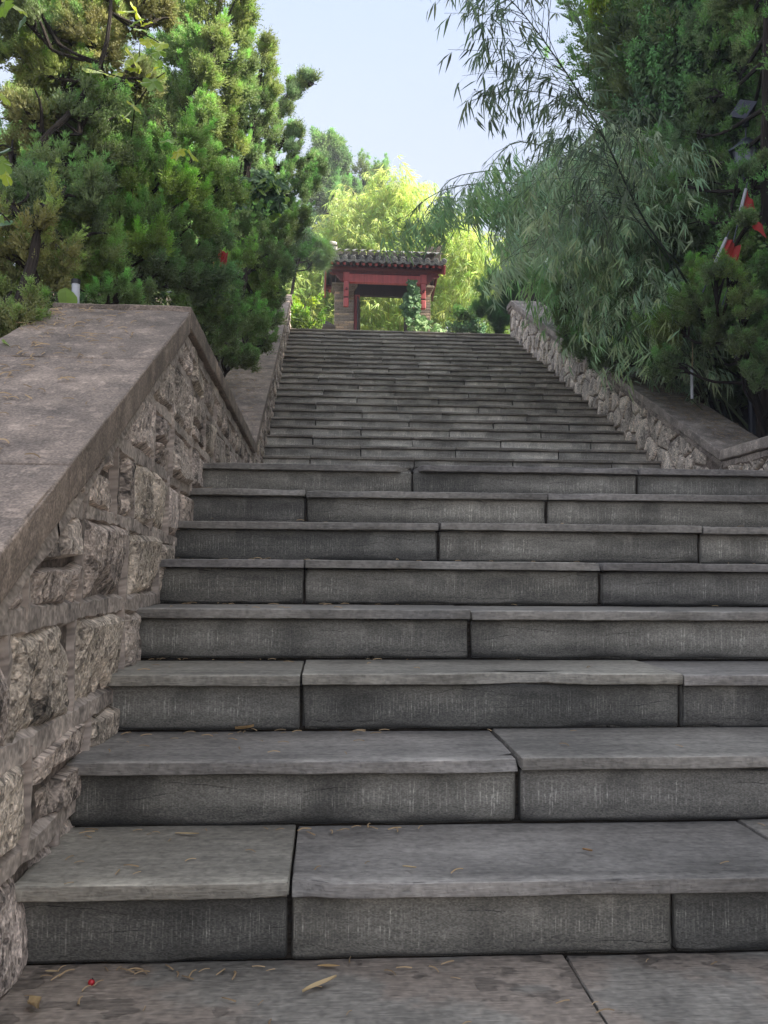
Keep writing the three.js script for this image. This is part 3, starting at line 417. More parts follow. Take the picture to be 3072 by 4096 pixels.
  part(f1, 'finial_moulding', block(0.2, 0.035, 0.23, { r: 0.012, amp: 0.004, seg: 0.06, seed: 5 }).rotateZ(-0.12).translate(0, 0.235, 0), M.stoneDark);
  part(f1, 'finial_cap', block(0.18, 0.09, 0.2, { r: 0.03, amp: 0.008, seg: 0.05, seed: 8 }).rotateZ(-0.12).translate(-0.01, 0.29, 0), M.finialLit);
  const fs = new THREE.Shape(); fs.moveTo(-0.17, -0.1); fs.lineTo(0.17, -0.1); fs.bezierCurveTo(0.14, 0.02, 0.2, 0.1, 0.17, 0.2); fs.bezierCurveTo(0.23, 0.2, 0.24, 0.28, 0.17, 0.3); fs.bezierCurveTo(0.1, 0.33, 0.05, 0.26, 0.06, 0.22); fs.bezierCurveTo(0.02, 0.25, -0.06, 0.22, -0.09, 0.27); fs.bezierCurveTo(-0.16, 0.29, -0.19, 0.2, -0.17, 0.12); fs.bezierCurveTo(-0.2, 0.06, -0.15, 0, -0.17, -0.1);
  part(G, 'ridge_finial', new THREE.ExtrudeGeometry(fs, { depth: 0.13, bevelEnabled: true, bevelSize: 0.02, bevelThickness: 0.02, bevelSegments: 3, curveSegments: 8 }).translate(1.21, 3.24, -0.32), M.stoneDark, 'curled ridge ornament with its shade painted in');  // right end in dark stone, its shade put into the colour
}
function pedestal(label, pos, s, mat, dark) {
  const t = thing('stone_post', label, 'post', pos, 0.03);
  part(t, 'post_shaft', block(0.42 * s, 1.2, 0.42 * s, { r: 0.01, amp: 0.004, seg: 0.1 }).translate(0, 0.6, 0), mat);
  part(t, 'post_moulding', block(0.54 * s, 0.09 * s, 0.54 * s, { r: 0.012, amp: 0.004, seg: 0.1, seed: 3 }).translate(0, 1.2 + 0.04 * s, 0), dark);
  const cap = new THREE.CylinderGeometry(0.1 * s, 0.36 * s, 0.16 * s, 4, 2).rotateY(Math.PI / 4).translate(0, 1.2 + 0.165 * s, 0); part(t, 'post_cap', cap, dark);
  part(t, 'post_knob', block(0.12 * s, 0.05 * s, 0.12 * s, { r: 0.015, seg: 0.1 }).translate(0, 1.2 + 0.26 * s, 0), dark);
}
pedestal('low brick post with dark stepped cap left of the gate', [P(1293, 1300, 19.6).x, 4.95, -19.6], 1, M.greyBrick, M.stoneDark);
pedestal('low dark post half covered by the vine right of the gate', [P(1763, 1300, 19.8).x, 4.9, -19.8], 0.9, M.stoneDark, M.stoneDark);
pedestal('grey stepped stone post behind the top of the grey wall', [P(2157, 1180, 15.9).x, 4.75, -15.9], 1.15, M.stoneDark, M.stoneDark);

// ------------------------------------------------------------------ foliage
function clumpJuniper(seed, N = 50, spread = 1, L = 1) {           // unit-size tuft of scale-leaved sprigs that points along +y
  const R = rng(seed), t = [];
  for (let i = 0; i < N; i++) {
    const a = R() * 6.283, th = Math.pow(R(), 0.7) * 1.5 * spread, D = V(Math.sin(th) * Math.cos(a), Math.cos(th), Math.sin(th) * Math.sin(a)), b0 = 0.12 + R() * 0.4, len = (0.4 + R() * 0.4) * L, S = V(R() - 0.5, R() - 0.5, R() - 0.5).cross(D).normalize(), U = D.clone().cross(S), up = V(0, 0.22, 0), tw = R() * 6;
    const at = k => D.clone().multiplyScalar(b0 + len * k).addScaledVector(up, k * k);
    for (let k = 0; k < 8; k++) { const s = 0.1 + k * 0.125, o = at(s), e = (1.05 - s * 0.6) * 0.31 * (0.75 + R() * 0.5), an = tw + k * 2.4, W = S.clone().multiplyScalar(Math.cos(an)).addScaledVector(U, Math.sin(an)), X = W.clone().cross(D).multiplyScalar(e * 0.24), tip = o.clone().addScaledVector(D, e * 0.9).addScaledVector(W, e * 0.55), m = o.clone().lerp(tip, 0.55); t.push([o.toArray(), m.clone().add(X).toArray(), tip.toArray()], [o.toArray(), tip.toArray(), m.clone().sub(X).toArray()]); }
  }
  return quads(t);
}
function leafTris(o, dir, side, nrm, len, w, droop) {               // lanceolate blade, folded a little, drooping
  const p = k => o.clone().addScaledVector(dir, len * k).addScaledVector(V(0, -1, 0), droop * len * k * k), m = k => p(k).addScaledVector(nrm, -0.12 * w), A = p(0), B = p(0.35), C = p(0.7), E = p(1), l = side.clone().multiplyScalar(w / 2);
  const bl = B.clone().add(l).addScaledVector(nrm, w * 0.12), brr = B.clone().sub(l).addScaledVector(nrm, w * 0.12), cl = C.clone().addScaledVector(l, 0.66), cr = C.clone().addScaledVector(l, -0.66), bm = m(0.35), cm = m(0.7);
  return [[A, bl, bm], [A, bm, brr], [bl, cl, bm], [cl, cm, bm], [bm, cm, brr], [cm, cr, brr], [cl, E, cm], [cm, E, cr]].map(q => q.map(v => v.toArray()));
}
function sprayBamboo(seed, n = 6, len = 0.34) {                     // a twig that runs along +z with loose hands of hanging leaves
  const R = rng(seed), t = [];
  const at = k => V(0.02 * Math.sin(k * 4 + seed), -0.08 * k * k, len * k * 0.7);
  for (let i = 0; i < n; i++) {
    const k = 0.35 + 0.65 * Math.sqrt(R()), o = at(k), a = (R() - 0.5) * 2.6, dir = V(Math.sin(a) * (0.3 + R() * 0.7), -0.35 - R() * 1.1, Math.cos(a) * (0.3 + R() * 0.6)).normalize(), side = dir.clone().cross(V(R() - 0.5, R() - 0.3, R() - 0.5)).normalize(), nr = side.clone().cross(dir);
    t.push(...leafTris(o, dir, side, nr, 0.075 + R() * 0.085, 0.011 + R() * 0.009, R() * 0.6));
  }
  for (let k = 0; k < 3; k++) { const a = at(k / 3), b = at((k + 1) / 3), w = 0.0012; t.push([[a.x - w, a.y, a.z], [a.x + w, a.y, a.z], b.toArray()], [[a.x, a.y - w, a.z], [a.x, a.y + w, a.z], b.toArray()]); }
  return quads(t);
}
const bladeGeo = [0, 1, 2].map(i => { const R = rng(900 + i); return quads(leafTris(V(0, 0, 0), V(0, 0, 1), V(1, 0, 0), V(0, 1, 0), 0.13 - i * 0.012, 0.018 - i * 0.002, 0.12 + i * 0.18)); });
function lobedLeaf(seed, lobes = 5) {                               // broad lobed leaf in the xz plane, about 1 long, base at the origin
  const R = rng(seed), pts = [], n = lobes * 4; for (let i = 0; i <= n; i++) { const a = lerp(-2.5, 2.5, i / n), k = Math.abs(Math.cos((i / n) * Math.PI * lobes - (lobes % 2 ? Math.PI * lobes / 2 : 0))), r = (0.36 + 0.22 * k) * (1 - 0.28 * Math.abs(a) / 2.5); pts.push([Math.sin(a) * r, 0.06 * Math.sin(i * 1.3) - 0.25 * r * r, 0.42 + Math.cos(a) * r]); }
  const t = []; for (let i = 0; i < n; i++) t.push([[0, 0.02, 0.4], pts[i], pts[i + 1]]); t.push([[0, 0.02, 0.4], pts[n], [0, 0, 0]], [[0, 0.02, 0.4], [0, 0, 0], pts[0]]); return quads(t);
}
function ovalLeaf() { const t = [], n = 6, ed = s => i => { const k = i / n; return [s * 0.3 * Math.sin(Math.PI * Math.pow(k, 0.8)), 0.05 * Math.sin(k * 3) - 0.22 * k * k + 0.07 * Math.sin(Math.PI * k), k]; }, mid = i => { const k = i / n; return [0, -0.22 * k * k + 0.02 * Math.sin(k * 3), k]; }; for (const s of [-1, 1]) for (let i = 0; i < n; i++) { t.push([mid(i), ed(s)(i), ed(s)(i + 1)], [mid(i), ed(s)(i + 1), mid(i + 1)]); } return quads(t); }
function clusterOf(leaf, seed, n, size, spread) { const R = rng(seed), gs = []; for (let i = 0; i < n; i++) { const g = leaf.clone(), e = new THREE.Euler(0.2 + R() * 0.9, R() * 6.28, (R() - 0.5) * 0.8, 'YXZ'), s = size * (0.6 + R() * 0.7); g.applyMatrix4(new THREE.Matrix4().compose(V((R() - 0.5) * spread, (R() - 0.5) * spread, (R() - 0.5) * spread), new THREE.Quaternion().setFromEuler(e), V(s, s, s))); gs.push(g); } return mergeGeometries(gs); }
function clumpPine(seed) { const R = rng(seed), t = []; for (let i = 0; i < 90; i++) { const a = R() * 6.28, th = 0.2 + R() * 1.2, D = V(Math.sin(th) * Math.cos(a), Math.cos(th), Math.sin(th) * Math.sin(a)), S = V(R() - 0.5, R() - 0.5, R() - 0.5).cross(D).normalize().multiplyScalar(0.012), o = D.clone().multiplyScalar(0.05).add(V(0, R() * 0.4, 0)), e = o.clone().addScaledVector(D, 0.8 + R() * 0.4).add(V(0, -0.1, 0)); t.push([o.clone().add(S).toArray(), o.clone().sub(S).toArray(), e.toArray()]); } return quads(t); }
const GEO = {
  juniper: [11, 12, 13].map(s => clumpJuniper(s, 19, 0.55, 1.2)), plume: [21, 22].map(s => clumpJuniper(s, 19, 0.4, 1.4)), bamboo: [31, 32, 33, 34, 35, 36].map(s => sprayBamboo(s, 4 + s % 4, 0.28 + 0.03 * (s % 3))),
  broad: [41, 42].map(s => clusterOf(ovalLeaf(), s, 9, 0.5, 1.1)), lobed: [51, 52].map(s => clusterOf(lobedLeaf(s), s, 7, 0.55, 1.0)), pine: [61, 62].map(s => clumpPine(s)), cypress: [71, 72].map(s => clumpJuniper(s, 30, 1.2)),
};
const mtx = new THREE.Matrix4(), qt = new THREE.Quaternion(), qr = new THREE.Quaternion(), UPV = V(0, 1, 0), col = new THREE.Color();
function scatter(parent, name, geos, mat, list) {                   // list of [pos, dir, size, colour]; dir is where +y of the tuft points
  geos.forEach((g, gi) => {
    const L = list.filter((_, i) => i % geos.length === gi); if (!L.length) return;
    const o = shade(new THREE.InstancedMesh(g, mat, L.length)); o.name = name; o.userData.kind = 'stuff';
    L.forEach(([p, d, s, c, roll], i) => { qt.setFromUnitVectors(UPV, d); qr.setFromAxisAngle(UPV, roll); qt.multiply(qr); mtx.compose(p, qt, V(s, s, s)); o.setMatrixAt(i, mtx); o.setColorAt(i, col.setRGB(...c)); });
    parent.add(o);
  });
}
// an ellipsoid of tufts: [centre, radii (x, y, z), tuft size, tint, density, spiky]
function blobTufts(R, c, r, size, tint, dens = 1, up = 0.55, out = [], axis = null) {   // plumes that all lean out from the trunk and up, each tapering to a point
  const A = (r.x * r.y + r.y * r.z + r.x * r.z) / 3 * 12.57, per = 9, np = Math.max(8, Math.round(A / (size * size) * 2.3 * dens / per)), ph = R() * 50, rm = (r.x + r.y + r.z) / 3, ax = axis || c;
  for (let i = 0; i < np; i++) {
    let x, y, z; do { x = R() * 2 - 1; y = R() * 2 - 1; z = R() * 2 - 1; } while (x * x + y * y + z * z > 1);
    const p0 = V(c.x + x * r.x * 0.95, c.y + y * r.y * 0.95 - 0.15 * rm, c.z + z * r.z * 0.95), o = V(p0.x - ax.x, 0, p0.z - ax.z).normalize(), D = o.clone().multiplyScalar(0.95 - up * 0.65).add(V((R() - 0.5) * 0.6, 0.35 + up * 0.65 + (R() - 0.5) * 0.4, (R() - 0.5) * 0.6)).normalize();
    const L = Math.min(rm * 1.2, size * 6.2) * (0.5 + 0.6 * R()) * (R() < 0.16 ? 1.35 : 1), bend = V(0, 0.22 * L, 0).addScaledVector(o, -0.08 * L), wide = Math.max(size * 0.18, L * 0.1), v0 = 0.75 + R() * 0.5, y0 = n3(p0.x * 1.7 + ph, p0.y * 1.7, p0.z * 1.7);
    for (let j = 0; j < per; j++) {
      const t = (j + R() * 0.9) / per, s = 1 - t, p = p0.clone().addScaledVector(D, L * t).addScaledVector(bend, t * t), d = D.clone().addScaledVector(bend, 2 * t / L);
      const q = V(R() - 0.5, R() - 0.5, R() - 0.5).multiplyScalar(2 * wide * (0.15 + s)); p.add(q); d.addScaledVector(q, 0.35 / wide).normalize();
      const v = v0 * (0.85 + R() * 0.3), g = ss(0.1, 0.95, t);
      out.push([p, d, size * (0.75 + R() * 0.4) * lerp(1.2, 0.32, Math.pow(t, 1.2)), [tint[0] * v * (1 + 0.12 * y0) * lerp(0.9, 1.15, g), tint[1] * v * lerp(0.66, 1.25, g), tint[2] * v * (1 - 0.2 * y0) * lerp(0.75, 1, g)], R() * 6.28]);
    }
  }
  return out;
}
const bank = (q, x = 3.95) => V(x, copeY(q) - 0.25, -q), bankL = (q, x = -1.4) => V(x, copeY(q) - 0.25, -q);
const px = (n, d) => n * d / FPX;
// conifer: foot [u, v, d], trunk points [u, v, d]..., masses [u, v, d, ru, rv, tint, rz]
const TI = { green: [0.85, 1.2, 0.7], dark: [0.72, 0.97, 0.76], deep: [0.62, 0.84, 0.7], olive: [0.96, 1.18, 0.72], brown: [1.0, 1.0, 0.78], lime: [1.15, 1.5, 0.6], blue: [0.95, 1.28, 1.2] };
function conifer(label, trunk, masses, o = {}) {
  const at3 = (u, v, q) => typeof u === 'object' ? u.clone() : P(u, v, q), pts = trunk.map(a => at3(...a)), base = pts[0], t = thing(o.name || 'juniper_tree', label, o.cat || 'tree', base.toArray(), 0, o.group), R = rng(o.seed || 1), rel = p => p.clone().sub(base);
  const r0 = o.r0 ?? 0.07; part(t, 'trunk', limb(pts.map(rel), r0, r0 * (o.tip ?? 0.3), 8, 0, 0.25), M.bark);
  const tc = new THREE.CatmullRomCurve3(pts.map(rel)), limbs = [], L = [];
  for (const [u, v, d, ru, rv, tint, rz] of masses) {
    const c = rel(at3(u, v, d)), r = V(px(ru, d), px(rv, d), px(ru, d) * (rz || 1)); let best = 0, bd = 1e9; for (let k = 0; k <= 20; k++) { const q = tc.getPoint(k / 20), e = q.distanceTo(c) + Math.max(0, q.y - c.y + 0.2) * 1.5; if (e < bd) { bd = e; best = k / 20; } }
    const a = tc.getPoint(best), m = a.clone().lerp(c, 0.55).add(V((R() - 0.5) * 0.15, -0.06, (R() - 0.5) * 0.15)); limbs.push(limb([a, m, c.clone().add(V(0, r.y * 0.35, 0))], r0 * 0.34, 0.008, 6));
    for (let k = 0; k < 5; k++) { const e = c.clone().add(V((R() - 0.5) * 1.5 * r.x, (R() - 0.3) * 1.2 * r.y, (R() - 0.5) * 1.5 * r.z)); limbs.push(limb([m.clone().lerp(c, R() * 0.8), m.clone().lerp(e, 0.6).add(V(0, 0.03, 0)), e], 0.012, 0.004, 5)); }
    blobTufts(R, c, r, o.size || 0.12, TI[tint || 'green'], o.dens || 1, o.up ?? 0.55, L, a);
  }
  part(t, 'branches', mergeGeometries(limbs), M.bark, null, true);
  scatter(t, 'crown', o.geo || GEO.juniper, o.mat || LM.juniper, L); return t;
}

// ------------------------------------------------------------------ conifers on the left bank
conifer('brown tinged juniper bush at the far left edge above the near coping', [[40, 1440, 3.3], [70, 1250, 3.3], [140, 1000, 3.4], [160, 820, 3.5]],
  [[90, 1000, 3.5, 190, 170, 'brown'], [10, 1230, 3.3, 110, 90, 'olive'], [290, 990, 4.2, 170, 130, 'olive'], [30, 1170, 3.5, 90, 100, 'brown'], [30, 820, 3.8, 170, 140, 'deep'], [260, 790, 4.1, 200, 130, 'deep'], [40, 1330, 3.1, 130, 70, 'brown'], [10, 1330, 3.2, 70, 40, 'deep']], { size: 0.059, seed: 3, r0: 0.035, dens: 1.1 });
conifer('leaning juniper with bare dark trunk at the upper left', [[bankL(3.9, -1.75)], [-160, 1000, 3.9], [30, 780, 4.1], [170, 560, 4.3], [300, 430, 4.5], [420, 200, 4.6], [450, -200, 4.7]],
  [[120, 470, 4.5, 130, 90, 'brown'], [330, 480, 4.6, 160, 100, 'deep'], [430, 560, 4.8, 110, 130, 'dark'], [250, 330, 4.8, 170, 90, 'olive'], [380, 170, 4.8, 150, 130, 'brown'], [190, 120, 4.7, 150, 110, 'dark'], [80, 60, 4.5, 130, 80, 'deep'], [560, 60, 5, 130, 90, 'brown'], [640, 60, 5.1, 80, 60, 'brown'], [330, -60, 4.9, 260, 90, 'olive'], [300, 640, 4.7, 170, 90, 'deep'], [60, 640, 4.6, 100, 60, 'brown'], [520, 330, 5.1, 110, 100, 'brown'], [90, 260, 4.9, 90, 50, 'dark']], { size: 0.073, seed: 4, r0: 0.026, dens: 0.95 });
conifer('tall sunlit juniper reaching out of the top of the picture', [[bankL(7, -1.6)], [560, 1150, 7], [640, 850, 7], [745, 490, 7], [815, 370, 7], [850, 200, 7.1], [880, 0, 7.2], [900, -260, 7.3]],
  [[790, 90, 7.2, 110, 110, 'olive'], [900, 70, 7.2, 90, 100, 'olive'], [790, 480, 6.8, 60, 50, 'green'], [800, 330, 6.85, 50, 50, 'olive'], [850, 180, 6.9, 50, 60, 'olive'], [740, 250, 7, 110, 120, 'green'], [860, 250, 7.2, 120, 120, 'olive'], [930, 190, 7.3, 60, 90, 'olive'], [690, 400, 7, 90, 110, 'green'], [830, 430, 7.3, 120, 110, 'olive'], [930, 400, 7.4, 80, 110, 'dark'], [850, -120, 7.3, 130, 130, 'olive'], [960, 60, 7.3, 45, 45, 'olive'], [700, 520, 7, 130, 90, 'olive'], [860, 550, 7.4, 120, 70, 'olive'], [640, 600, 7, 100, 70, 'brown'], [960, 300, 7.4, 50, 60, 'dark']], { size: 0.095, seed: 5, r0: 0.055, dens: 0.95 });
conifer('slender juniper with a pointed sunlit tip beside the tall one', [[bankL(8.4, -1.5)], [930, 1100, 8.4], [980, 760, 8.4], [1010, 480, 8.4], [1062, 175, 8.4]],
  [[1058, 200, 8.4, 14, 42, 'olive'], [1046, 260, 8.4, 28, 50, 'olive'], [1035, 330, 8.4, 42, 60, 'olive'], [1020, 400, 8.4, 55, 60, 'green'], [1075, 385, 8.4, 36, 26, 'olive'], [1000, 470, 8.4, 80, 60, 'dark'], [920, 560, 8.4, 80, 60, 'olive'], [940, 650, 8.3, 90, 70, 'dark'], [1040, 560, 8.5, 60, 60, 'dark']], { size: 0.084, seed: 6, r0: 0.06, geo: GEO.plume });
conifer('dark bluish juniper with a curled tip leaning towards the sky', [[bankL(9.4, -1.45)], [1040, 1100, 9.4], [1075, 900, 9.4], [1090, 620, 9.4], [1120, 470, 9.4], [1165, 370, 9.4], [1215, 330, 9.4], [1268, 338, 9.4]],
  [[1150, 395, 9.4, 24, 34, 'blue'], [1170, 355, 9.4, 22, 24, 'blue'], [1205, 330, 9.4, 24, 12, 'blue'], [1240, 334, 9.4, 20, 5, 'blue'], [1120, 455, 9.4, 32, 48, 'blue'], [1085, 540, 9.4, 40, 60, 'blue'], [1080, 650, 9.4, 55, 70, 'blue'], [1140, 560, 9.4, 24, 60, 'blue'], [1175, 540, 9.4, 14, 14, 'blue'], [1160, 640, 9.5, 34, 60, 'blue'], [1220, 680, 9.7, 60, 36, 'blue'], [1255, 640, 9.8, 34, 30, 'blue'], [1210, 755, 9.6, 60, 36, 'blue'], [1120, 790, 9.4, 90, 100, 'dark'], [1150, 900, 9.4, 60, 70, 'dark'], [1040, 720, 9.3, 70, 80, 'blue'], [1100, 960, 9.2, 80, 70, 'dark']], { size: 0.087, seed: 7, r0: 0.07, geo: GEO.plume, tip: 0.06 });
conifer('bright green juniper with layered sprays in the middle of the left bank', [[bankL(5.1, -1.4)], [560, 1140, 5.2], [640, 960, 5.3], [720, 760, 5.4], [760, 620, 5.5]],
  [[720, 640, 5.5, 130, 60, 'green'], [600, 720, 5.3, 150, 60, 'green'], [800, 700, 5.7, 130, 70, 'green'], [480, 800, 5, 130, 60, 'green'], [660, 820, 5.3, 150, 55, 'lime'], [850, 800, 5.8, 110, 70, 'green'], [420, 900, 4.9, 110, 60, 'green'], [560, 920, 5.1, 130, 45, 'green'], [720, 900, 5.4, 130, 50, 'green'], [520, 1000, 5, 130, 50, 'lime'], [690, 1010, 5.4, 130, 50, 'dark'], [420, 1070, 4.7, 110, 60, 'green'], [600, 1110, 5.2, 140, 60, 'deep'], [800, 990, 5.8, 110, 60, 'dark'], [760, 1120, 5.7, 140, 80, 'deep'], [330, 1110, 4.6, 100, 80, 'green']], { size: 0.073, seed: 8, r0: 0.06, dens: 1.15 });
conifer('low bright green juniper shrub behind the peak of the near coping', [[bankL(4.3, -1.35)], [470, 1230, 4.3], [480, 1180, 4.3]],
  [[470, 1195, 4.3, 85, 60, 'green'], [400, 1130, 4.4, 70, 60, 'green'], [540, 1200, 4.5, 70, 50, 'deep']], { name: 'juniper_shrub', cat: 'shrub', size: 0.045, seed: 9, r0: 0.02, dens: 1.3 });
conifer('dark juniper hanging over the coping of the upper left wall', [[bankL(7.3, -1.45)], [860, 1420, 7.3], [960, 1200, 7.4], [980, 1000, 7.6], [990, 880, 7.6]],
  [[930, 930, 7.5, 110, 90, 'dark'], [1040, 1060, 8, 90, 90, 'deep'], [900, 1080, 7.1, 110, 80, 'green'], [1030, 1180, 8, 90, 80, 'green'], [860, 1220, 6.8, 120, 90, 'deep'], [1050, 1280, 8.1, 62, 70, 'dark'], [960, 1280, 7.4, 90, 90, 'green'], [1010, 1390, 7.9, 75, 60, 'deep'], [860, 1330, 6.6, 110, 90, 'dark'], [930, 1440, 7.1, 75, 45, 'deep'], [800, 1210, 6.4, 110, 100, 'green'], [1100, 1080, 8.6, 60, 90, 'dark'], [1100, 1180, 8.6, 40, 60, 'deep']], { size: 0.070, seed: 10, r0: 0.07, dens: 1.2 });
conifer('tall dark conifer filling the bank behind the left junipers', [[V(-3.2, 3.4, -10.5)], [260, 1250, 10.5], [270, 700, 10.5], [280, 300, 10.5], [280, 60, 10.5]],
  [[330, 950, 10, 330, 260, 'deep'], [720, 900, 10.6, 300, 240, 'deep'], [240, 600, 10.5, 230, 220, 'deep'], [500, 580, 11, 190, 200, 'deep'], [300, 260, 10.8, 220, 200, 'deep'], [120, 1250, 9, 250, 160, 'deep'], [640, 1200, 9, 280, 180, 'deep'], [930, 1000, 11, 180, 260, 'deep']], { size: 0.2, seed: 11, r0: 0.16, dens: 0.9 });

// ------------------------------------------------------------------ broad leaves among the conifers
function leafPlant(name, label, cat, stems, leaves, geo, mat, stemR = 0.006, o = {}) {   // leaves: [pos, size, colour, pitch, yaw]
  const base = stems[0][0], t = thing(name, label, cat, base.toArray()); const R = rng(o.seed || 5);
  part(t, 'stem', mergeGeometries(stems.map((s, i) => limb(s.map(p => p.clone().sub(base)), i ? stemR * 0.6 : stemR, stemR * 0.35, 5))), M.bark);
  const mats = Array.isArray(mat) ? mat : [mat];
  leaves.forEach(([p, s, pitch, yaw], i) => { const l = part(t, 'leaf', Array.isArray(geo) ? geo[i % geo.length] : geo, mats[i % mats.length]); l.position.copy(p).sub(base); l.rotation.set(pitch, yaw, (R() - 0.5) * 0.7, 'YXZ'); l.scale.setScalar(s); });
  return t;
}
const brightMats = [[0.62, 0.68, 0.05], [0.48, 0.6, 0.05], [0.26, 0.42, 0.05]].map(c => leafMat(c, 0.6, 0.1)), darkMats = [[0.05, 0.12, 0.04], [0.08, 0.17, 0.06], [0.04, 0.1, 0.045]].map(c => leafMat(c, 0.3, 0.1));
const LOBE = [1, 2, 3].map(i => lobedLeaf(i, 3 + i % 2 * 2));
{
  const R = rng(61), L = [], at = (u, v, d, s) => L.push([P(u, v, d), s, 0.3 + R() * 0.8, (R() - 0.5) * 3]);
  for (const [u, v, s] of [[525, 25, .17], [545, 50, .15], [560, 85, .13], [590, 150, .15], [625, 160, .14], [640, 195, .13], [510, 195, .2], [540, 215, .17], [610, 240, .14], [630, 270, .15], [655, 285, .16], [620, 310, .18], [470, 290, .12], [485, 250, .11], [500, 330, .1], [520, 410, .13], [530, 440, .12], [515, 380, .1], [560, 330, .1], [350, 275, .22], [700, 555, .15], [720, 590, .14], [745, 600, .12], [490, 470, .1], [545, 270, .12], [580, 215, .12], [560, 120, .11], [600, 95, .1], [655, 165, .12]]) at(u, v, 4.3 + R() * 0.25, s * 0.74);
  leafPlant('maple_sapling', 'bright yellow green sunlit maple leaves between the upper left conifers', 'sapling', [[bankL(5.6), P(470, 1180, 5.6), P(500, 720, 5.4), P(540, 420, 4.5), P(560, 100, 4.45), P(530, -60, 4.4)], [P(540, 420, 4.5), P(620, 320, 4.45), P(660, 290, 4.4)], [P(545, 330, 4.45), P(450, 300, 4.4), P(350, 270, 4.35)], [P(560, 130, 4.45), P(620, 160, 4.4), P(660, 190, 4.4)]], L, LOBE, brightMats, 0.006, { seed: 7 });
}
{
  const R = rng(62), L = [], at = (u, v, d, s) => L.push([P(u, v, d), s, 0.5 + R() * 0.8, (R() - 0.5) * 3]);
  for (const [u, v, s] of [[20, 570, .11], [50, 600, .12], [15, 665, .09], [10, 850, .1], [30, 880, .09], [5, 370, .07], [60, 20, .12], [100, 60, .08], [30, 10, .12], [10, 620, .09]]) at(u, v, 2.6 + R() * 0.2, s * 0.8);
  leafPlant('creeper', 'few green lobed leaves hanging at the far left edge of the picture', 'creeper', [[P(-140, 1500, 2.7), P(-90, 1000, 2.7), P(-40, 600, 2.6), P(-20, 100, 2.6), P(20, -80, 2.6)], [P(-40, 600, 2.6), P(10, 580, 2.6), P(60, 600, 2.6)], [P(-60, 850, 2.65), P(0, 850, 2.6), P(40, 890, 2.6)]], L, LOBE, [brightMats[2], darkMats[1], brightMats[1]], 0.006, { seed: 8 });
}
{
  const R = rng(63), L = []; for (let i = 0; i < 150; i++) { const a = R() * 6.28, q = Math.sqrt(R()), u = 1040 + Math.cos(a) * q * 100, v = 765 + Math.sin(a) * q * 95; L.push([P(u, v, 8.0 + (v - 765) * 0.003 - Math.cos(q * 1.5) * 0.35), 0.1 + R() * 0.06, 0.7 + R() * 0.7, (R() - 0.5) * 2.6]); }
  for (let i = 0; i < 26; i++) L.push([P(880 + R() * 90, 690 + R() * 130, 7), 0.09 + R() * 0.05, 0.6 + R() * 0.6, (R() - 0.5) * 2.6]);
  leafPlant('creeper', 'dark green lobed creeper spilling over the conifers left of the sky', 'creeper', [[bankL(8.2), P(930, 1250, 8.2), P(980, 1050, 8.2), P(1010, 900, 8.1), P(1040, 760, 8), P(1090, 700, 7.9)], [P(1010, 900, 8.1), P(960, 760, 7.9), P(930, 700, 7.6)], [P(1040, 760, 8), P(1110, 790, 7.9), P(1120, 850, 7.8)]], L, LOBE, [...darkMats, brightMats[2]], 0.008, { seed: 9 });
}
{
  const R = rng(64), L = []; for (const [u, v, s, d] of [[262, 1150, .13, 3.4], [340, 1235, .1, 3.5], [390, 1245, .08, 3.5], [150, 1270, .1, 3.3], [190, 1255, .09, 3.35], [130, 1285, .09, 3.3], [20, 1420, .08, 2.7], [45, 1385, .08, 2.8], [10, 1370, .07, 2.7], [570, 1170, .12, 4.6], [585, 1140, .1, 4.6]]) L.push([P(u, v, d), s, u === 262 ? 1.2 : 0.3 + R(), u === 262 ? 0.6 : (R() - 0.5) * 3]);
  leafPlant('seedling', 'large green leaf and small seedlings along the near coping edge', 'plant', [[P(320, 1260, 3.5), P(310, 1230, 3.47), P(262, 1150, 3.45)], [P(330, 1262, 3.5), P(345, 1245, 3.5), P(390, 1240, 3.5)], [P(120, 1330, 3.3), P(140, 1290, 3.3), P(190, 1255, 3.35)], [P(0, 1450, 2.7), P(20, 1420, 2.7), P(45, 1385, 2.8)]], L, ovalLeaf(), [brightMats[2], darkMats[1]], 0.004, { seed: 10 });
}

// ------------------------------------------------------------------ trees behind the gate
conifer('pale olive cypress standing far behind the dark left conifers', [[V(0, 5.1, -27)], [1310, 1320, 27], [1300, 1000, 27], [1310, 760, 27], [1320, 590, 27]],
  [[1310, 600, 27, 52, 36, 'green'], [1295, 660, 27, 45, 34, 'green'], [1340, 640, 27, 30, 30, 'green'], [1315, 740, 27, 75, 60, 'green'], [1310, 830, 26.5, 90, 60, 'dark'], [1300, 920, 26, 60, 70, 'dark'], [1330, 1000, 26, 80, 80, 'dark']], { name: 'cypress_tree', size: 0.3, seed: 21, r0: 0.2, geo: GEO.cypress, mat: LM.cypress });
conifer('round topped dark conifer behind the sunlit bamboo grove', [[V(1.25, 5.5, -31)], [1450, 1320, 31], [1450, 1000, 31], [1450, 720, 31]],
  [[1450, 725, 31, 95, 45, 'dark'], [1400, 770, 31, 70, 50, 'dark'], [1500, 770, 31, 60, 60, 'dark'], [1440, 860, 31, 120, 90, 'deep'], [1370, 930, 30, 80, 120, 'deep'], [1540, 860, 31, 70, 90, 'deep'], [1450, 1100, 31, 160, 160, 'deep']], { name: 'pine_tree', size: 0.24, seed: 22, r0: 0.22 });
conifer('dark wood of conifers closing the view behind the bamboo', [[V(5.6, 5.8, -33)], [1900, 1330, 33], [1900, 1000, 33], [1900, 800, 33]],
  [[1750, 1150, 33, 180, 130, 'deep'], [2050, 1170, 33, 180, 120, 'deep'], [1250, 1150, 30, 200, 130, 'deep'], [1600, 1200, 32, 300, 130, 'deep']], { name: 'conifer_tree', size: 0.27, seed: 23, r0: 0.25 });

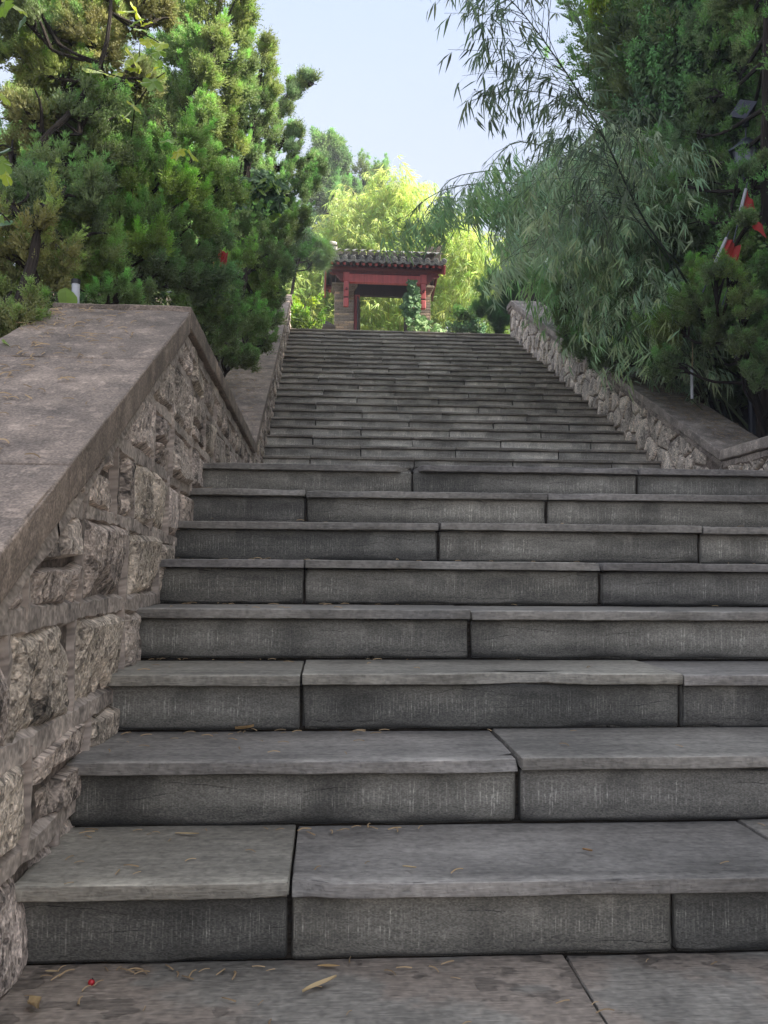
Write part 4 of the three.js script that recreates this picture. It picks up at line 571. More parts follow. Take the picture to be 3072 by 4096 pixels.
// ------------------------------------------------------------------ bamboo
function bamboo(label, culms, o = {}) {                             // culms: lists of [u, v, d]; leaf sprays along the upper part of each
  const C = culms.map(c => c.map(a => Array.isArray(a) ? P(...a) : a)), base = C[0][0].clone(), t = thing('bamboo', label, 'bamboo', base.toArray(), 0, o.group), R = rng(o.seed || 1), L = [], tw = [], blades = [];
  for (const pts0 of C) {
    const pts = pts0.map(p => p.clone().sub(base)), cv = new THREE.CatmullRomCurve3(pts), len = cv.getLength(), r0 = (o.r0 ?? 0.014), g = limb(pts, r0, r0 * 0.25, 7, Math.max(12, Math.round(len / 0.12))); part(t, 'culm', g, o.cane || M.cane);
    const nb = Math.round((o.branches ?? 5) * len);
    for (let i = 0; i < nb; i++) {
      const k = lerp(o.from ?? 0.25, 1, Math.pow((i + R()) / nb, o.pow ?? 0.85)), a = cv.getPointAt(Math.min(k, 0.999)), tg = cv.getTangentAt(Math.min(k, 0.999)), az = R() * 6.283, bl = (o.reach ?? 0.6) * (0.5 + R() * 0.8) * (k > 0.9 ? 0.6 : 1), out = V(Math.cos(az), 0.15 + R() * 0.5, Math.sin(az)).normalize().addScaledVector(tg, 0.7).addScaledVector(o.lean || V(0, 0, 0), 1).normalize();
      const q = j => a.clone().addScaledVector(out, bl * j).add(V(0, -(o.sag ?? 0.45) * bl * j * j, 0)); tw.push(limb([a, q(0.5), q(1)], 0.003, 0.0012, 4, 4));
      const ns = o.sprays ?? 4; for (let s = 0; s < ns; s++) { const j = 0.25 + 0.75 * (s + R() * 0.5) / ns, p = q(j), dir = out.clone().add(V((R() - 0.5) * 1.3, -0.35 - R() * 0.5 - (o.hang || 0), (R() - 0.5) * 1.3)).normalize(), v = 0.65 + R() * 0.7; L.push([p, dir, (o.size ?? 1) * (0.8 + R() * 0.45), [v * (0.9 + R() * 0.35) * (o.tint || [1, 1, 1])[0], v * (o.tint || [1, 1, 1])[1], v * (0.85 + R() * 0.3) * (o.tint || [1, 1, 1])[2]], R() * 6.28]); }
      if (o.blades) for (let s = 0; s < 5; s++) blades.push([q(0.3 + 0.7 * R()), out]);
    }
  }
  part(t, 'twigs', mergeGeometries(tw), o.cane || M.cane, null, true);
  scatterZ(t, 'foliage', GEO.bamboo, o.mat || LM.bamboo, L);
  if (o.blades) { const ms = o.bladeMats; blades.sort(() => R() - 0.5).slice(0, o.blades).forEach(([p, out], i) => { const l = part(t, 'leaf', bladeGeo[i % 3], ms[i % ms.length]); l.position.copy(p); l.rotation.set(0.2 + R() * 0.9, Math.atan2(out.x, out.z) + (R() - 0.5) * 2.4, (R() - 0.5) * 0.8, 'YXZ'); l.scale.setScalar(0.65 + R() * 0.5); }); }
  return t;
}
function scatterZ(parent, name, geos, mat, list) { const Z = V(0, 0, 1); geos.forEach((g, gi) => { const L = list.filter((_, i) => i % geos.length === gi); if (!L.length) return; const o = shade(new THREE.InstancedMesh(g, mat, L.length)); o.name = name; o.userData.kind = 'stuff'; L.forEach(([p, d, s, c], i) => { const h = Math.atan2(d.x, d.z), pt = -Math.asin(clamp(d.y, -0.8, 0.8)); qt.setFromEuler(new THREE.Euler(pt, h, (hash(i, gi, 5) - 0.5) * 1.2, 'YXZ')); mtx.compose(p, qt, V(s, s, s)); o.setMatrixAt(i, mtx); o.setColorAt(i, col.setRGB(...c)); }); parent.add(o); }); }
M.cane = new THREE.MeshStandardMaterial({ color: rgb(0.1, 0.13, 0.06), roughness: 0.5 });
M.caneDark = new THREE.MeshStandardMaterial({ color: rgb(0.05, 0.06, 0.045), roughness: 0.6 });
M.caneGold = new THREE.MeshStandardMaterial({ color: rgb(0.4, 0.38, 0.12), roughness: 0.5 });
// sunlit grove behind the gate
{
  const stand = (label, seed, n, u0, u1, d0, d1, top0, top1, o = {}) => {
    const R = rng(seed), cs = []; for (let i = 0; i < n; i++) { const d = lerp(d0, d1, R()), u = lerp(u0, u1, (i + R()) / n), tv = lerp(top0, top1, (i + R()) / n) + R() * 120, du = (R() - 0.5) * 160, b = P(u, 1400, d); b.y = 4.95; cs.push([b, P(u + du * 0.15, lerp(1300, tv, 0.55), d), P(u + du * 0.5, lerp(1300, tv, 0.9), d), P(u + du, tv + 10, d), P(u + du * 1.35, tv + 60, d - 0.2)]); }
    bamboo(label, cs, { seed, mat: LM.grove, cane: M.caneGold, branches: 10, reach: 0.75, sprays: 6, size: 1.5, from: 0.06, pow: 0.8, sag: 0.5, r0: 0.022, ...o });
  };
  stand('sunlit yellow green bamboo left of the gate behind the brick post', 31, 10, 1110, 1340, 22.5, 23.6, 930, 900);
  stand('tall sunlit yellow green bamboo straight behind the gate roof', 32, 17, 1330, 1620, 22.6, 24.4, 800, 640);
  stand('sunlit yellow bamboo right of the gate under the drooping branches', 33, 14, 1640, 1960, 22.4, 23.8, 760, 860);
  stand('bamboo at the far right end of the sunlit grove', 34, 6, 1960, 2260, 21.5, 22.5, 1120, 1160, { tint: [0.8, 0.9, 1] });
  stand('shaded green bamboo seen through the gate opening', 35, 9, 1400, 1660, 25.5, 27, 1000, 1000, { tint: [0.75, 0.95, 1], branches: 7 });
}
// bamboo on the right bank
const greyLeaf = [[0.12, 0.19, 0.09], [0.17, 0.24, 0.13], [0.22, 0.27, 0.17], [0.09, 0.16, 0.07]].map(c => leafMat(c, 0.35, 0.3)), silhouetteLeaf = [[0.05, 0.085, 0.04], [0.075, 0.11, 0.05], [0.04, 0.065, 0.04]].map(c => leafMat(c, 0.25, 0.15));  // leaves of the arching canes darkened: backlit silhouette put into the colour
bamboo('bamboo painted as dark silhouette arching from the right across the upper sky', [[bank(8.3), [2780, 1200, 7.7], [2560, 850, 6.9], [2420, 560, 6.4], [2290, 330, 6.2], [2180, 170, 6.1], [2080, 40, 6], [1960, -80, 5.9]]],
  { seed: 41, mat: LM.bamboo, cane: M.caneDark, branches: 15, reach: 0.8, sprays: 3, size: 0.9, from: 0.5, pow: 1, sag: 0.3, r0: 0.014, tint: [0.36, 0.42, 0.4], blades: 290, bladeMats: silhouetteLeaf, lean: V(-0.5, 0, 0.1) });
bamboo('second bamboo branch painted as dark silhouette trailing leaves across the sky below the first', [[bank(8.6), [2700, 1100, 7.9], [2480, 780, 7.1], [2370, 500, 6.8], [2230, 390, 6.6], [2060, 360, 6.5], [1930, 385, 6.4]]],
  { seed: 42, cane: M.caneDark, branches: 6, reach: 0.35, sprays: 2, size: 0.95, from: 0.58, pow: 1, sag: 0.3, r0: 0.008, tint: [0.36, 0.42, 0.4], blades: 80, bladeMats: silhouetteLeaf, lean: V(-0.6, -0.1, 0) });
bamboo('drooping green bamboo whose tips hang in front of the gate roof', [
  [bank(9.1), [2300, 870, 9], [2100, 745, 9], [1900, 735, 9], [1740, 775, 9], [1610, 880, 9]], [bank(9.4), [2260, 800, 9.3], [2080, 690, 9.3], [1900, 690, 9.3], [1800, 720, 9.3], [1700, 850, 9.3]],
  [bank(8.8), [2360, 760, 8.7], [2200, 600, 8.7], [2060, 570, 8.7], [1980, 640, 8.7], [1900, 800, 8.7]]],
  { seed: 43, branches: 6.5, reach: 0.38, sprays: 6, size: 1.05, from: 0.36, pow: 0.9, sag: 0.9, hang: 0.6, r0: 0.014, tint: [0.8, 0.95, 0.8], blades: 280, bladeMats: greyLeaf, lean: V(-0.2, -0.2, 0) });
{
  const R = rng(44), cs = [], cs2 = []; for (let i = 0; i < 15; i++) { const u = 2330 + R() * 330, d = 8 + R() * 2.5, t = 480 + R() * 330, du = -120 - R() * 230; cs.push([bank(d, 3.85 + (i % 5) * 0.12), [u + 40, 1050, d], [u, lerp(1000, t, 0.7), d], [u + du * 0.4, t, d], [u + du, t + 110 + R() * 120, d - 0.3]]); }
  bamboo('dense greyish green bamboo thicket on the right bank', cs, { seed: 45, branches: 9, reach: 0.6, sprays: 9, size: 0.9, from: 0.12, sag: 0.7, hang: 0.3, r0: 0.016, tint: [1, 1.05, 1.1], blades: 290, bladeMats: greyLeaf });
  for (let i = 0; i < 9; i++) { const u = 2140 + R() * 260, d = 11 + R() * 2, t = 700 + R() * 250, du = -40 - R() * 120; cs2.push([bank(d, 3.85 + (i % 4) * 0.15), [u + 20, 1050, d], [u, lerp(1050, t, 0.7), d], [u + du * 0.4, t, d], [u + du, t + 90, d - 0.3]]); }
  bamboo('green bamboo behind the upper end of the grey wall', cs2, { seed: 46, branches: 10, reach: 0.55, sprays: 5, size: 1.15, from: 0.1, sag: 0.7, hang: 0.3, r0: 0.016, tint: [0.8, 1.0, 0.7] });
  const cs3 = []; for (let i = 0; i < 5; i++) { const u = 2500 + R() * 330, d = 7.7 + R() * 0.6, t = 1060 + R() * 220; cs3.push([bank(d, 3.85), [u + 60, 1430, d], [u - 30, t + 60, d], [u - 80, t, d], [u - 150, t + 110, d - 0.2]]); }
  bamboo('sparse pale bamboo shoots drooping between the right junipers', cs3, { seed: 47, branches: 4.5, reach: 0.4, sprays: 2, size: 0.9, from: 0.4, sag: 1, hang: 0.5, r0: 0.006, tint: [0.9, 1, 0.9], blades: 70, bladeMats: [...greyLeaf, brightMats[2]] });
}

// ------------------------------------------------------------------ conifers and broad leaves on the right bank
conifer('tall bluish juniper at the right edge behind the lantern', [[3060, 1750, 7.6], [3065, 1200, 7.6], [3062, 500, 7.6], [3070, -150, 7.6]],
  [[2960, 330, 8.95, 150, 120, 'blue'], [3080, 160, 8, 150, 150, 'blue'], [2830, 430, 8.95, 110, 110, 'blue'], [2900, 120, 8.6, 150, 110, 'blue'], [2760, 560, 8.95, 100, 110, 'blue'], [3120, 480, 7.9, 90, 130, 'blue'], [2820, 700, 8.95, 110, 90, 'blue'], [2700, 760, 8.5, 90, 90, 'blue'], [3040, -40, 8, 200, 120, 'blue'], [2960, 560, 9.6, 120, 90, 'deep'], [2760, 900, 8.3, 110, 90, 'deep'], [2850, 1000, 8.4, 100, 80, 'deep'], [2900, 800, 8.8, 120, 90, 'deep'], [3060, 700, 9.2, 70, 90, 'deep']], { size: 0.091, seed: 51, r0: 0.07, dens: 1.1 });
conifer('narrow dark juniper column in the middle of the right thicket', [[bank(10.8, 3.95)], [2540, 1100, 10.8], [2520, 700, 10.8]],
  [[2530, 760, 9.6, 70, 90, 'dark'], [2520, 900, 9.6, 80, 100, 'deep'], [2560, 1030, 9.6, 100, 90, 'deep'], [2650, 950, 9.8, 90, 110, 'deep'], [2620, 1110, 9.6, 120, 90, 'deep']], { size: 0.077, seed: 52, r0: 0.05, dens: 1.15 });
conifer('dark spreading juniper leaning over the coping of the grey wall', [[bank(8.4, 3.9)], [2690, 1420, 8.6], [2480, 1300, 8.9], [2400, 1200, 9.3], [2330, 1130, 9.6]],
  [[2330, 1180, 10.6, 110, 80, 'dark'], [2260, 1270, 11.2, 70, 50, 'dark'], [2370, 1300, 10.3, 100, 70, 'deep'], [2460, 1220, 9.6, 110, 90, 'dark'], [2420, 1400, 9.4, 110, 60, 'deep'], [2560, 1330, 8.9, 120, 90, 'deep'], [2560, 1180, 8.8, 110, 90, 'dark'], [2640, 1420, 8.2, 100, 70, 'deep'], [2500, 1450, 8.9, 90, 35, 'deep'], [2300, 1360, 10.8, 60, 50, 'deep'], [2400, 1120, 10, 90, 70, 'dark']], { size: 0.084, seed: 53, r0: 0.05, dens: 1.25 });
conifer('dark green juniper bush beside the white pipe on the right wall', [[bank(7.4, 3.95)], [2980, 1500, 7.4], [2860, 1250, 7.4], [2850, 1050, 7.4]],
  [[2700, 1330, 7.8, 100, 80, 'dark'], [2690, 1470, 7.6, 65, 55, 'dark'], [2830, 1230, 7.4, 110, 90, 'dark'], [2900, 1120, 7.3, 110, 80, 'green'], [2960, 1000, 7.2, 80, 100, 'dark'], [3010, 1150, 7, 100, 110, 'dark'], [2930, 1330, 7.2, 110, 100, 'deep'], [3040, 1330, 6.8, 90, 110, 'dark'], [3060, 1480, 6.6, 60, 90, 'deep'], [2820, 1090, 7.6, 80, 50, 'green'], [2860, 1420, 8.2, 130, 110, 'deep'], [2980, 1520, 8.2, 130, 110, 'deep'], [2960, 705, 7.55, 60, 18, 'blue'], [3045, 650, 7.55, 30, 26, 'blue'], [2990, 900, 6.5, 26, 22, 'dark'], [2985, 1240, 6.5, 50, 80, 'dark'], [2985, 1400, 6.45, 45, 70, 'deep'], [3000, 1540, 6.4, 50, 60, 'deep'], [2940, 1090, 6.5, 50, 36, 'green'], [2870, 1110, 6.6, 40, 26, 'dark']], { size: 0.073, seed: 54, r0: 0.045, dens: 1.2 });
conifer('fine needled dark pine beside the head of the grey wall', [[V(3.3, 4.95, -17)], [1990, 1220, 17], [2000, 1110, 17]],
  [[1985, 1170, 17, 60, 55, 'green'], [1960, 1260, 16.8, 65, 55, 'dark'], [2030, 1230, 16.8, 55, 60, 'dark'], [2000, 1300, 16.6, 70, 40, 'dark'], [2060, 1140, 17, 60, 50, 'green']], { name: 'pine_shrub', cat: 'pine', size: 0.168, seed: 55, r0: 0.04, geo: GEO.pine, mat: LM.pine, dens: 1.6 });
const tall = (label, x, dd, y0, h, r, seed) => { const m = []; for (let k = 0; k < 4; k++) m.push([V(x + (k % 2 - 0.5) * r * 0.5, y0 + h * (0.2 + 0.24 * k), -dd), 0, FPX, r * [1.1, 1.15, 1.05, 0.8][k], h * 0.17, 'deep']); conifer(label, [[V(x, y0, -dd)], [V(x + 0.1, y0 + h * 0.5, -dd)], [V(x, y0 + h, -dd)]], m, { name: 'conifer_tree', size: 0.28, seed, r0: 0.16, dens: 1.7 }); };
tall('tall dark conifer behind the lantern in the right thicket', 5.4, 10.2, 2.6, 6.8, 1.5, 561);
tall('tall dark conifer behind the drooping bamboo of the right bank', 6.5, 13, 3.8, 7.6, 1.1, 562);
tall('tall dark conifer beyond the head of the grey wall', 7.2, 15.8, 4.9, 7.0, 1.15, 563);
tall('tall conifer just outside the right edge beside the landing', 6.3, 7, 1.9, 7.0, 1.9, 565);
tall('tall conifer out of frame on the right beside the near flight', 6.3, 4, 1.2, 7.4, 1.9, 566);
tall('tall conifer out of frame on the right by the nearest steps', 6.3, 1.2, 0.2, 8.0, 1.9, 567);
function broadTree(label, trunk, masses, o) { return conifer(label, trunk, masses, { name: 'broadleaf_tree', geo: GEO.broad, mat: LM.broad, up: 0.2, ...o }); }
broadTree('broadleaf tree with large pale leaves at the upper right', [[bank(9.8, 4.35)], [2850, 1300, 9.8], [2800, 800, 9.8], [2740, 300, 9.6], [2700, -100, 9.6]],
  [[2680, 120, 9.4, 120, 110, 'green'], [2600, 230, 9.3, 80, 70, 'green'], [2760, 60, 9.2, 120, 100, 'green'], [2640, 320, 9.3, 120, 90, 'green'], [2740, 250, 9.1, 110, 100, 'green'], [2560, 440, 9.5, 90, 80, 'dark'], [2700, 430, 9.2, 110, 90, 'green'], [2820, -60, 9.4, 160, 90, 'green'], [2470, 520, 9.6, 80, 60, 'dark']], { size: 0.14, seed: 57, r0: 0.08, dens: 1.0 });
broadTree('thin bright yellow green twigs at the top right against the white sky', [[bank(10.4, 4.4)], [2760, 1200, 10.4], [2700, 500, 10.4], [2600, 60, 10.2], [2450, -30, 10]],
  [[2390, 25, 10, 90, 28, 'lime'], [2520, 20, 10, 90, 30, 'lime'], [2470, 120, 10, 50, 34, 'lime'], [2600, 40, 10, 60, 26, 'lime']], { size: 0.13, seed: 58, r0: 0.03, mat: LM.bright, dens: 0.8 });

// ------------------------------------------------------------------ vine on the gate
{
  const base = V(2.3, 4.95, -19.5), R = rng(71), t = thing('climbing_vine', 'green ivy like vine climbing the right hand brick pillar of the gate', 'vine', base.toArray());
  const path = [[1735, 1318], [1690, 1275], [1655, 1240], [1645, 1180], [1650, 1130], [1668, 1105]], st = [path.map(([u, v], i) => P(u, v, 19.36 + 0.06 * i).sub(base)), [[1690, 1290], [1640, 1240], [1632, 1180]].map(([u, v]) => P(u, v, 19.4).sub(base)), [[1680, 1300], [1730, 1290], [1775, 1300]].map(([u, v]) => P(u, v, 19.4).sub(base))];
  part(t, 'stem', mergeGeometries(st.map(s => limb(s, 0.012, 0.004, 5))), M.bark);
  const mats = [[0.07, 0.16, 0.05], [0.1, 0.22, 0.07], [0.16, 0.3, 0.08], [0.28, 0.42, 0.16]].map(c => leafMat(c, 0.4, 0.25)), g = LOBE;
  for (let i = 0; i < 290; i++) {
    const k = Math.pow(R(), 0.8), v = 1112 + k * 205, half = 18 + 26 * ss(0.1, 0.5, k) - 6 * ss(0.5, 0.75, k) + 38 * ss(0.72, 1, k), cx = lerp(1652, 1650, k) + 55 * ss(0.62, 1, k), u = Math.min(cx + (R() * 2 - 1) * half, k < 0.6 ? 1672 : 9999);
    const l = part(t, 'leaf', g[i % 3], mats[Math.min(3, Math.floor(R() * 2.2 + ss(0.5, 0.9, k) * 2))]); l.position.copy(P(u, v, 19.46 - R() * 0.25)).sub(base); l.rotation.set(0.9 + R() * 0.7, (R() - 0.5) * 1.6, (R() - 0.5) * 0.8, 'YXZ'); l.scale.setScalar(0.09 + R() * 0.08);  // lower leaves take paler greens: sunlight on them put into the colour
  }
}
conifer('yellow green leafy shrub beside the top of the left wall', [[V(-0.4, 4.95, -17.5)], [1225, 1280, 17.5], [1220, 1220, 17.5]], [[1210, 1230, 17.6, 60, 60, 'lime'], [1240, 1290, 17.4, 50, 45, 'green'], [1190, 1290, 17.5, 40, 50, 'green']], { name: 'leafy_shrub', cat: 'shrub', size: 0.15, seed: 72, r0: 0.03, geo: GEO.broad, mat: LM.bright, up: 0.3 });
conifer('dark leafy shrub below the drooping bamboo right of the gate', [[V(2.95, 4.95, -18)], [1880, 1280, 18], [1880, 1220, 18]], [[1870, 1260, 18, 50, 45, 'green'], [1900, 1310, 18, 60, 36, 'dark'], [1840, 1320, 18.2, 50, 26, 'dark']], { name: 'leafy_shrub', cat: 'shrub', size: 0.18, seed: 73, r0: 0.03, geo: GEO.broad, mat: LM.broad, up: 0.3 });
conifer('pine branches with dark needles left of the gate roof', [[V(-0.83, 4.95, -18)], [1170, 1150, 18], [1200, 1030, 18], [1230, 980, 18]], [[1220, 985, 18, 50, 22, 'dark'], [1250, 1050, 18, 55, 28, 'dark'], [1180, 1040, 18.2, 40, 40, 'green'], [1270, 1010, 18, 30, 18, 'green']], { name: 'pine_tree', cat: 'pine', size: 0.24, seed: 74, r0: 0.06, geo: GEO.pine, mat: LM.pine, dens: 1.5 });

// ------------------------------------------------------------------ lantern, flags, pipes
{
  const top = P(2984, 560, 8.0), gy = 1.95, k0 = 1, t = thing('garden_lantern', 'dark hexagonal garden lantern with a tilted solar panel in the right junipers', 'lantern', [top.x, gy, top.z], 0.35), h = (top.y - gy) / k0; t.scale.setScalar(k0);
  part(t, 'pole', new THREE.CylinderGeometry(0.028, 0.035, h - 0.42, 12).translate(0, (h - 0.42) / 2, 0), M.iron);
  part(t, 'lantern_roof', mergeGeometries([new THREE.CylinderGeometry(0.055, 0.165, 0.085, 6, 1).translate(0, h - 0.05, 0), new THREE.CylinderGeometry(0.165, 0.17, 0.018, 6).translate(0, h - 0.1, 0), new THREE.CylinderGeometry(0.05, 0.055, 0.012, 6).translate(0, h, 0)]), M.iron);
  part(t, 'frosted_pane', new THREE.CylinderGeometry(0.115, 0.095, 0.2, 6, 1).translate(0, h - 0.21, 0), M.frost);
  for (let i = 0; i < 6; i++) { const a = (i + 0) * Math.PI / 3, g = limb([V(Math.sin(a) * 0.118, h - 0.11, Math.cos(a) * 0.118), V(Math.sin(a) * 0.107, h - 0.21, Math.cos(a) * 0.107), V(Math.sin(a) * 0.098, h - 0.31, Math.cos(a) * 0.098)], 0.008, 0.008, 5); part(t, 'lantern_rib', g, M.iron); }
  part(t, 'lantern_base', mergeGeometries([new THREE.CylinderGeometry(0.11, 0.07, 0.04, 6).translate(0, h - 0.33, 0), new THREE.CylinderGeometry(0.06, 0.04, 0.09, 6).translate(0, h - 0.39, 0)]), M.iron);
  part(t, 'rod', new THREE.CylinderGeometry(0.008, 0.008, 0.17, 8).translate(0, h + 0.08, 0), M.iron);
  part(t, 'sensor_head', block(0.05, 0.1, 0.05, { r: 0.01, amp: 0, chip: 0 }).translate(0, h + 0.18, 0), M.iron);
  const sp = part(t, 'solar_panel', block(0.2, 0.012, 0.19, { r: 0.003, amp: 0, chip: 0 }), M.panel); sp.position.set(-0.05, h + 0.29, 0.02); sp.rotation.set(0.5, 0.3, 1.05);
}
function flag(label, hoist, sag, width, stars, seed) {             // hoist: upper and lower end of the white sleeve; the cloth hangs from it
  const [A, B] = hoist, t = thing('flag', label, 'flag', B.toArray()), a = A.clone().sub(B), n = 14, m = 8, p = [], ix = [], rightV = V(1, 0, 0.15).normalize(), R = rng(seed), ph = R() * 6;
  const at = (i, j) => { const k = i / n, s = j / m, q = a.clone().multiplyScalar(1 - s); return q.addScaledVector(rightV, width * k * (0.35 + 0.65 * (0.4 + 0.6 * s))).add(V(0, -sag * k * (0.75 + 0.25 * (1 - s)) - 0.2 * sag * k * k, 0.035 * Math.sin(k * 9 + ph + s * 2) * k + 0.012 * Math.sin(k * 21 + s * 5))); };
  for (let i = 0; i <= n; i++) for (let j = 0; j <= m; j++) p.push(...at(i, j).toArray()); for (let i = 0; i < n; i++) for (let j = 0; j < m; j++) { const q = i * (m + 1) + j; ix.push(q, q + 1, q + m + 2, q, q + m + 2, q + m + 1); }
  const g = new THREE.BufferGeometry(); g.setAttribute('position', new THREE.Float32BufferAttribute(p, 3)); g.setIndex(ix); g.computeVertexNormals(); const c = part(t, 'cloth', g, M.flagRed);
  const d = a.clone().normalize(); part(t, 'sleeve', limb([V(0, 0, 0).addScaledVector(d, -0.01), a.clone().multiplyScalar(0.5), a.clone()], 0.017, 0.014, 8), seed > 3 ? M.flagRed : M.flagWhite);
  part(t, 'flag_pole', limb([a.clone().addScaledVector(d, 0.06), a.clone().multiplyScalar(-0.5), d.clone().multiplyScalar(-0.28)], 0.005, 0.006, 6), M.iron);
  for (const [k, s, r] of stars) { const q = at(k * n, s * m), sh = []; for (let i = 0; i < 10; i++) { const an = i * Math.PI / 5, rr = i % 2 ? r * 0.42 : r; sh.push([q.x + Math.sin(an) * rr, q.y + Math.cos(an) * rr, q.z + 0.012]); } const tr = []; for (let i = 0; i < 10; i++) tr.push([[q.x, q.y, q.z + 0.014], sh[i], sh[(i + 1) % 10]]); part(c, 'star', quads(tr), M.flagYellow); }
}
flag('red flag with yellow stars and white sleeve hanging below the lantern', [P(2984, 756, 6.9), P(2962, 848, 6.9)], 0.26, 0.19, [[0.42, 0.62, 0.022], [0.5, 0.85, 0.012], [0.62, 0.7, 0.011]], 1);
flag('red flag with a long white sleeve lower down among the junipers', [P(2906, 952, 6.7), P(2864, 1048, 6.7)], 0.06, 0.16, [], 2);
flag('small red and yellow flag showing through the middle of the bamboo', [P(2350, 742, 8.2), P(2336, 800, 8.2)], 0.08, 0.07, [[0.5, 0.25, 0.028], [0.65, 0.6, 0.014]], 3);
flag('red flag glimpsed through the dark left conifers', [P(886, 1002, 6.3), P(852, 1068, 6.3)], 0.02, 0.09, [], 4);
flag('scrap of red flag in the bush near the right edge', [P(2936, 1078, 6.9), P(2930, 1096, 6.9)], 0.02, 0.05, [], 5);
{
  const a = P(306, 1128, 3.42), b = P(300, 1250, 3.42), t = thing('vent_pipe', 'short grey pipe with black cap behind the near left coping', 'pipe', [b.x, 1.71, b.z]), h = a.y - 1.71;
  part(t, 'pipe_tube', new THREE.CylinderGeometry(0.0155, 0.0155, h, 18).translate(0, h / 2, 0), M.pvc); part(t, 'pipe_cap', new THREE.CylinderGeometry(0.0175, 0.0175, 0.018, 18).translate(0, h, 0), M.black);
}
{
  const b = P(2768, 1552, 7.7), t = thing('post', 'thin pale stake in a grey pipe sleeve on the right wall', 'stake', [b.x, b.y - 0.1, b.z]);
  part(t, 'pipe_sleeve', new THREE.CylinderGeometry(0.014, 0.014, 0.27, 12).translate(0, 0.135, 0), M.pvc); part(t, 'stake', limb([V(0, 0.2, 0), V(0.008, 0.36, 0), V(0.014, 0.52, 0)], 0.006, 0.004, 6), new THREE.MeshStandardMaterial({ color: rgb(0.42, 0.34, 0.2), roughness: 0.8 }));
}

// ------------------------------------------------------------------ litter
const dryMats = [[0.42, 0.27, 0.12], [0.5, 0.37, 0.2], [0.35, 0.2, 0.09]].map(c => new THREE.MeshStandardMaterial({ color: rgb(...c), roughness: 0.85, side: THREE.DoubleSide }));
function driedLeaf(len, w, curl, seed) { const R = rng(seed), t = [], n = 7, f = (i, s) => { const k = i / n; return [s * w * 0.5 * Math.pow(Math.sin(Math.PI * Math.min(0.98, k * 0.93 + 0.05)), 0.8) + 0.12 * w * Math.sin(k * 5), Math.abs(s) * curl * w + 0.3 * curl * len * k * k + 0.004, k * len]; }; for (let i = 0; i < n; i++) for (const s of [-1, 1]) { t.push([f(i, 0), f(i, s), f(i + 1, s)], [f(i, 0), f(i + 1, s), f(i + 1, 0)]); } return quads(t); }
function fallen(label, u, v, y, len, w, turn, m, curl, seed) {      // lies on a level surface at height y
  const q = P(u, v, 1), t = (y - EYE) / (q.y - EYE), p = V(q.x * t, y, q.z * t); single('fallen_leaf', label, 'leaf', driedLeaf(len, w, curl, seed), dryMats[m], [p.x, y + 0.002, p.z], turn);
}
fallen('long pale dry leaf lying curled on the nearest slab', 1210, 3985, 0, 0.07, 0.013, 2.2, 1, 0.3, 1);
fallen('flat orange brown leaf at the foot of the nearest riser', 1270, 3878, 0, 0.04, 0.01, 1.5, 0, 0.1, 2);
fallen('yellow curled leaf in the lower left corner of the nearest slab', 110, 4030, 0, 0.04, 0.022, 0.8, 1, 0.5, 3);
fallen('small tan leaf on the left of the nearest slab by the riser', 180, 3900, 0, 0.026, 0.007, 1.4, 1, 0.2, 4);
fallen('long tan leaf at the back of the first tread', 700, 3345, 0.15, 0.055, 0.008, 1.3, 1, 0.2, 5);
fallen('tan leaf with a dark shadow tip on the second tread', 940, 2925, 0.3, 0.055, 0.011, 1.15, 0, 0.6, 6);
fallen('small twisted tan leaf in the middle of the first tread', 1610, 3478, 0.15, 0.03, 0.006, 1.0, 1, 0.3, 7);
fallen('dark shrivelled leaf on the right of the first tread', 2330, 3410, 0.15, 0.026, 0.008, 0.6, 2, 0.4, 8);
fallen('brown leaf at the back of the third tread beside the slab joint', 1255, 2634, 0.45, 0.05, 0.01, 1.5, 0, 0.3, 9);
{ const q = P(365, 3943, 1), t = -EYE / (q.y - EYE), b = thing('berry', 'single red berry on the left of the nearest slab', 'berry', [q.x * t, 0, q.z * t]); const g = new THREE.SphereGeometry(0.0058, 16, 12).scale(1, 0.92, 1).translate(0, 0.0055, 0); part(b, 'fruit', g, LM.berry); part(b, 'stalk_scar', new THREE.CylinderGeometry(0.001, 0.0014, 0.003, 6).translate(0.002, 0.0112, 0), M.black); }
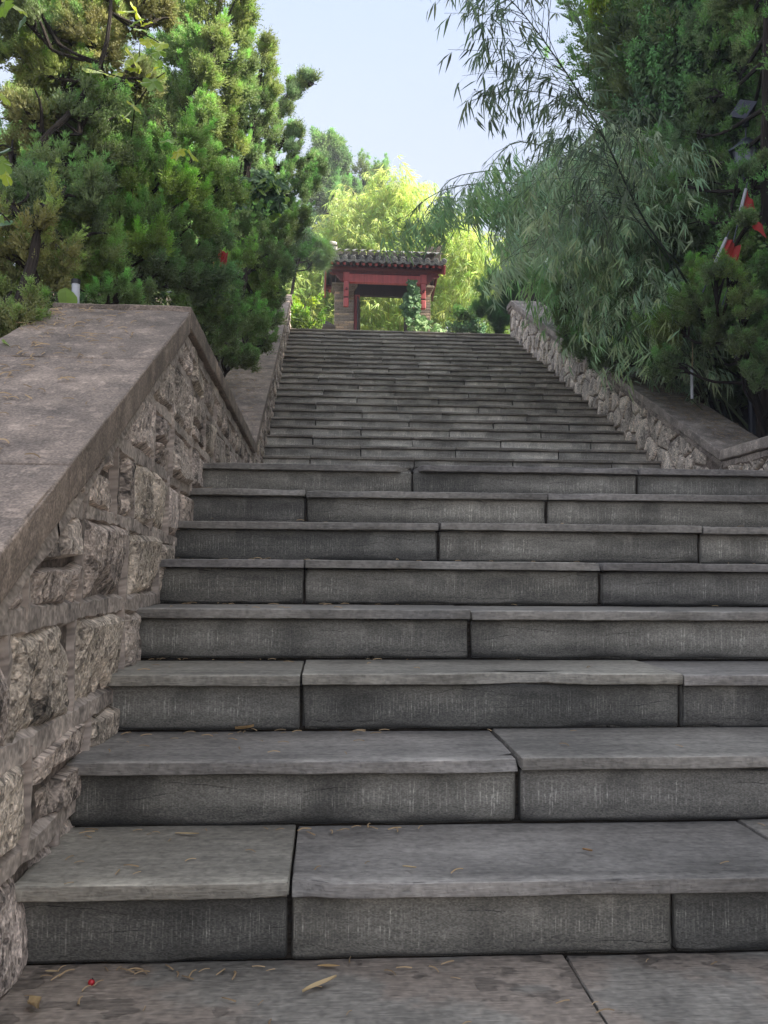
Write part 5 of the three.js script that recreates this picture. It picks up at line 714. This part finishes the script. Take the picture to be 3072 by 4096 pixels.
{
  const R = rng(81), g = (() => { const t = [], f = (i, s) => { const k = i / 4; return [s * 0.0016 * (1 - 0.6 * k) + 0.003 * Math.sin(k * 2.4), 0.0016 + 0.002 * Math.sin(k * 3) + (s ? 0 : 0.0012), k * 0.022]; }; for (let i = 0; i < 4; i++) for (const s of [-1, 1]) t.push([f(i, 0), f(i, s), f(i + 1, s)], [f(i, 0), f(i + 1, s), f(i + 1, 0)]); return quads(t); })();
  const spots = [], add = (x, y, z, s, tilt) => spots.push([x, y, z, s, tilt || 0]);
  for (const k of [0, 1, 2, 3, 4, 5, 6, 7, 8]) { const n = k < 1 ? 60 : k < 3 ? 46 : 26; for (let i = 0; i < n; i++) { const e = R(), x = e < 0.62 ? leftX(2) + 0.03 + Math.pow(R(), 1.6) * 0.75 : leftX(2) + R() * 3.6, b = R() < 0.45 ? TREAD - 0.005 - R() * 0.03 : R() * TREAD; add(x, k * RISE + 0.003, -(noseD(k) + 0.01 + b), 0.7 + R() * 0.9); } }
  for (let i = 0; i < 260; i++) { const d = 1.5 + Math.pow(R(), 0.9) * 1.78, far = Math.pow(R(), 0.6); add(leftX(d) - 0.03 - far * 0.45, copeY(d) + 0.003, -d, 0.7 + R() * 1.3, 0.4636); }
  for (let i = 0; i < 420; i++) { const d = 6.8 + R() * 3.2; add(RIGHT + 0.05 + R() * 0.42, copeY(d) + 0.004, -d, 1 + R() * 1.6, 0.438); }
  for (let i = 0; i < 160; i++) { const d = 6.9 + R() * 2.4; add(leftX(d) - 0.05 - R() * 0.42, copeY(d) + 0.004, -d, 1 + R() * 1.4, 0.438); }
  const o = shade(new THREE.InstancedMesh(g, new THREE.MeshStandardMaterial({ color: rgb(1, 1, 1), roughness: 0.9, side: THREE.DoubleSide }), spots.length)); o.name = 'conifer_litter';
  spots.forEach(([x, y, z, s, tilt], i) => { const a = R() * 6.283; qt.setFromEuler(new THREE.Euler(tilt, 0, 0)); qr.setFromAxisAngle(UPV, a); qt.multiply(qr); mtx.compose(V(x, y, z), qt, V(s * (0.7 + R() * 0.6), s, s)); o.setMatrixAt(i, mtx); const v = 0.6 + R() * 0.7; o.setColorAt(i, col.setRGB(0.36 * v, 0.25 * v, 0.14 * v)); });
  o.userData = { kind: 'stuff', label: 'dry yellow needles and leaf scraps scattered over the steps and copings', category: 'litter' }; scene.add(o);
}
renderer.render(scene, camera);
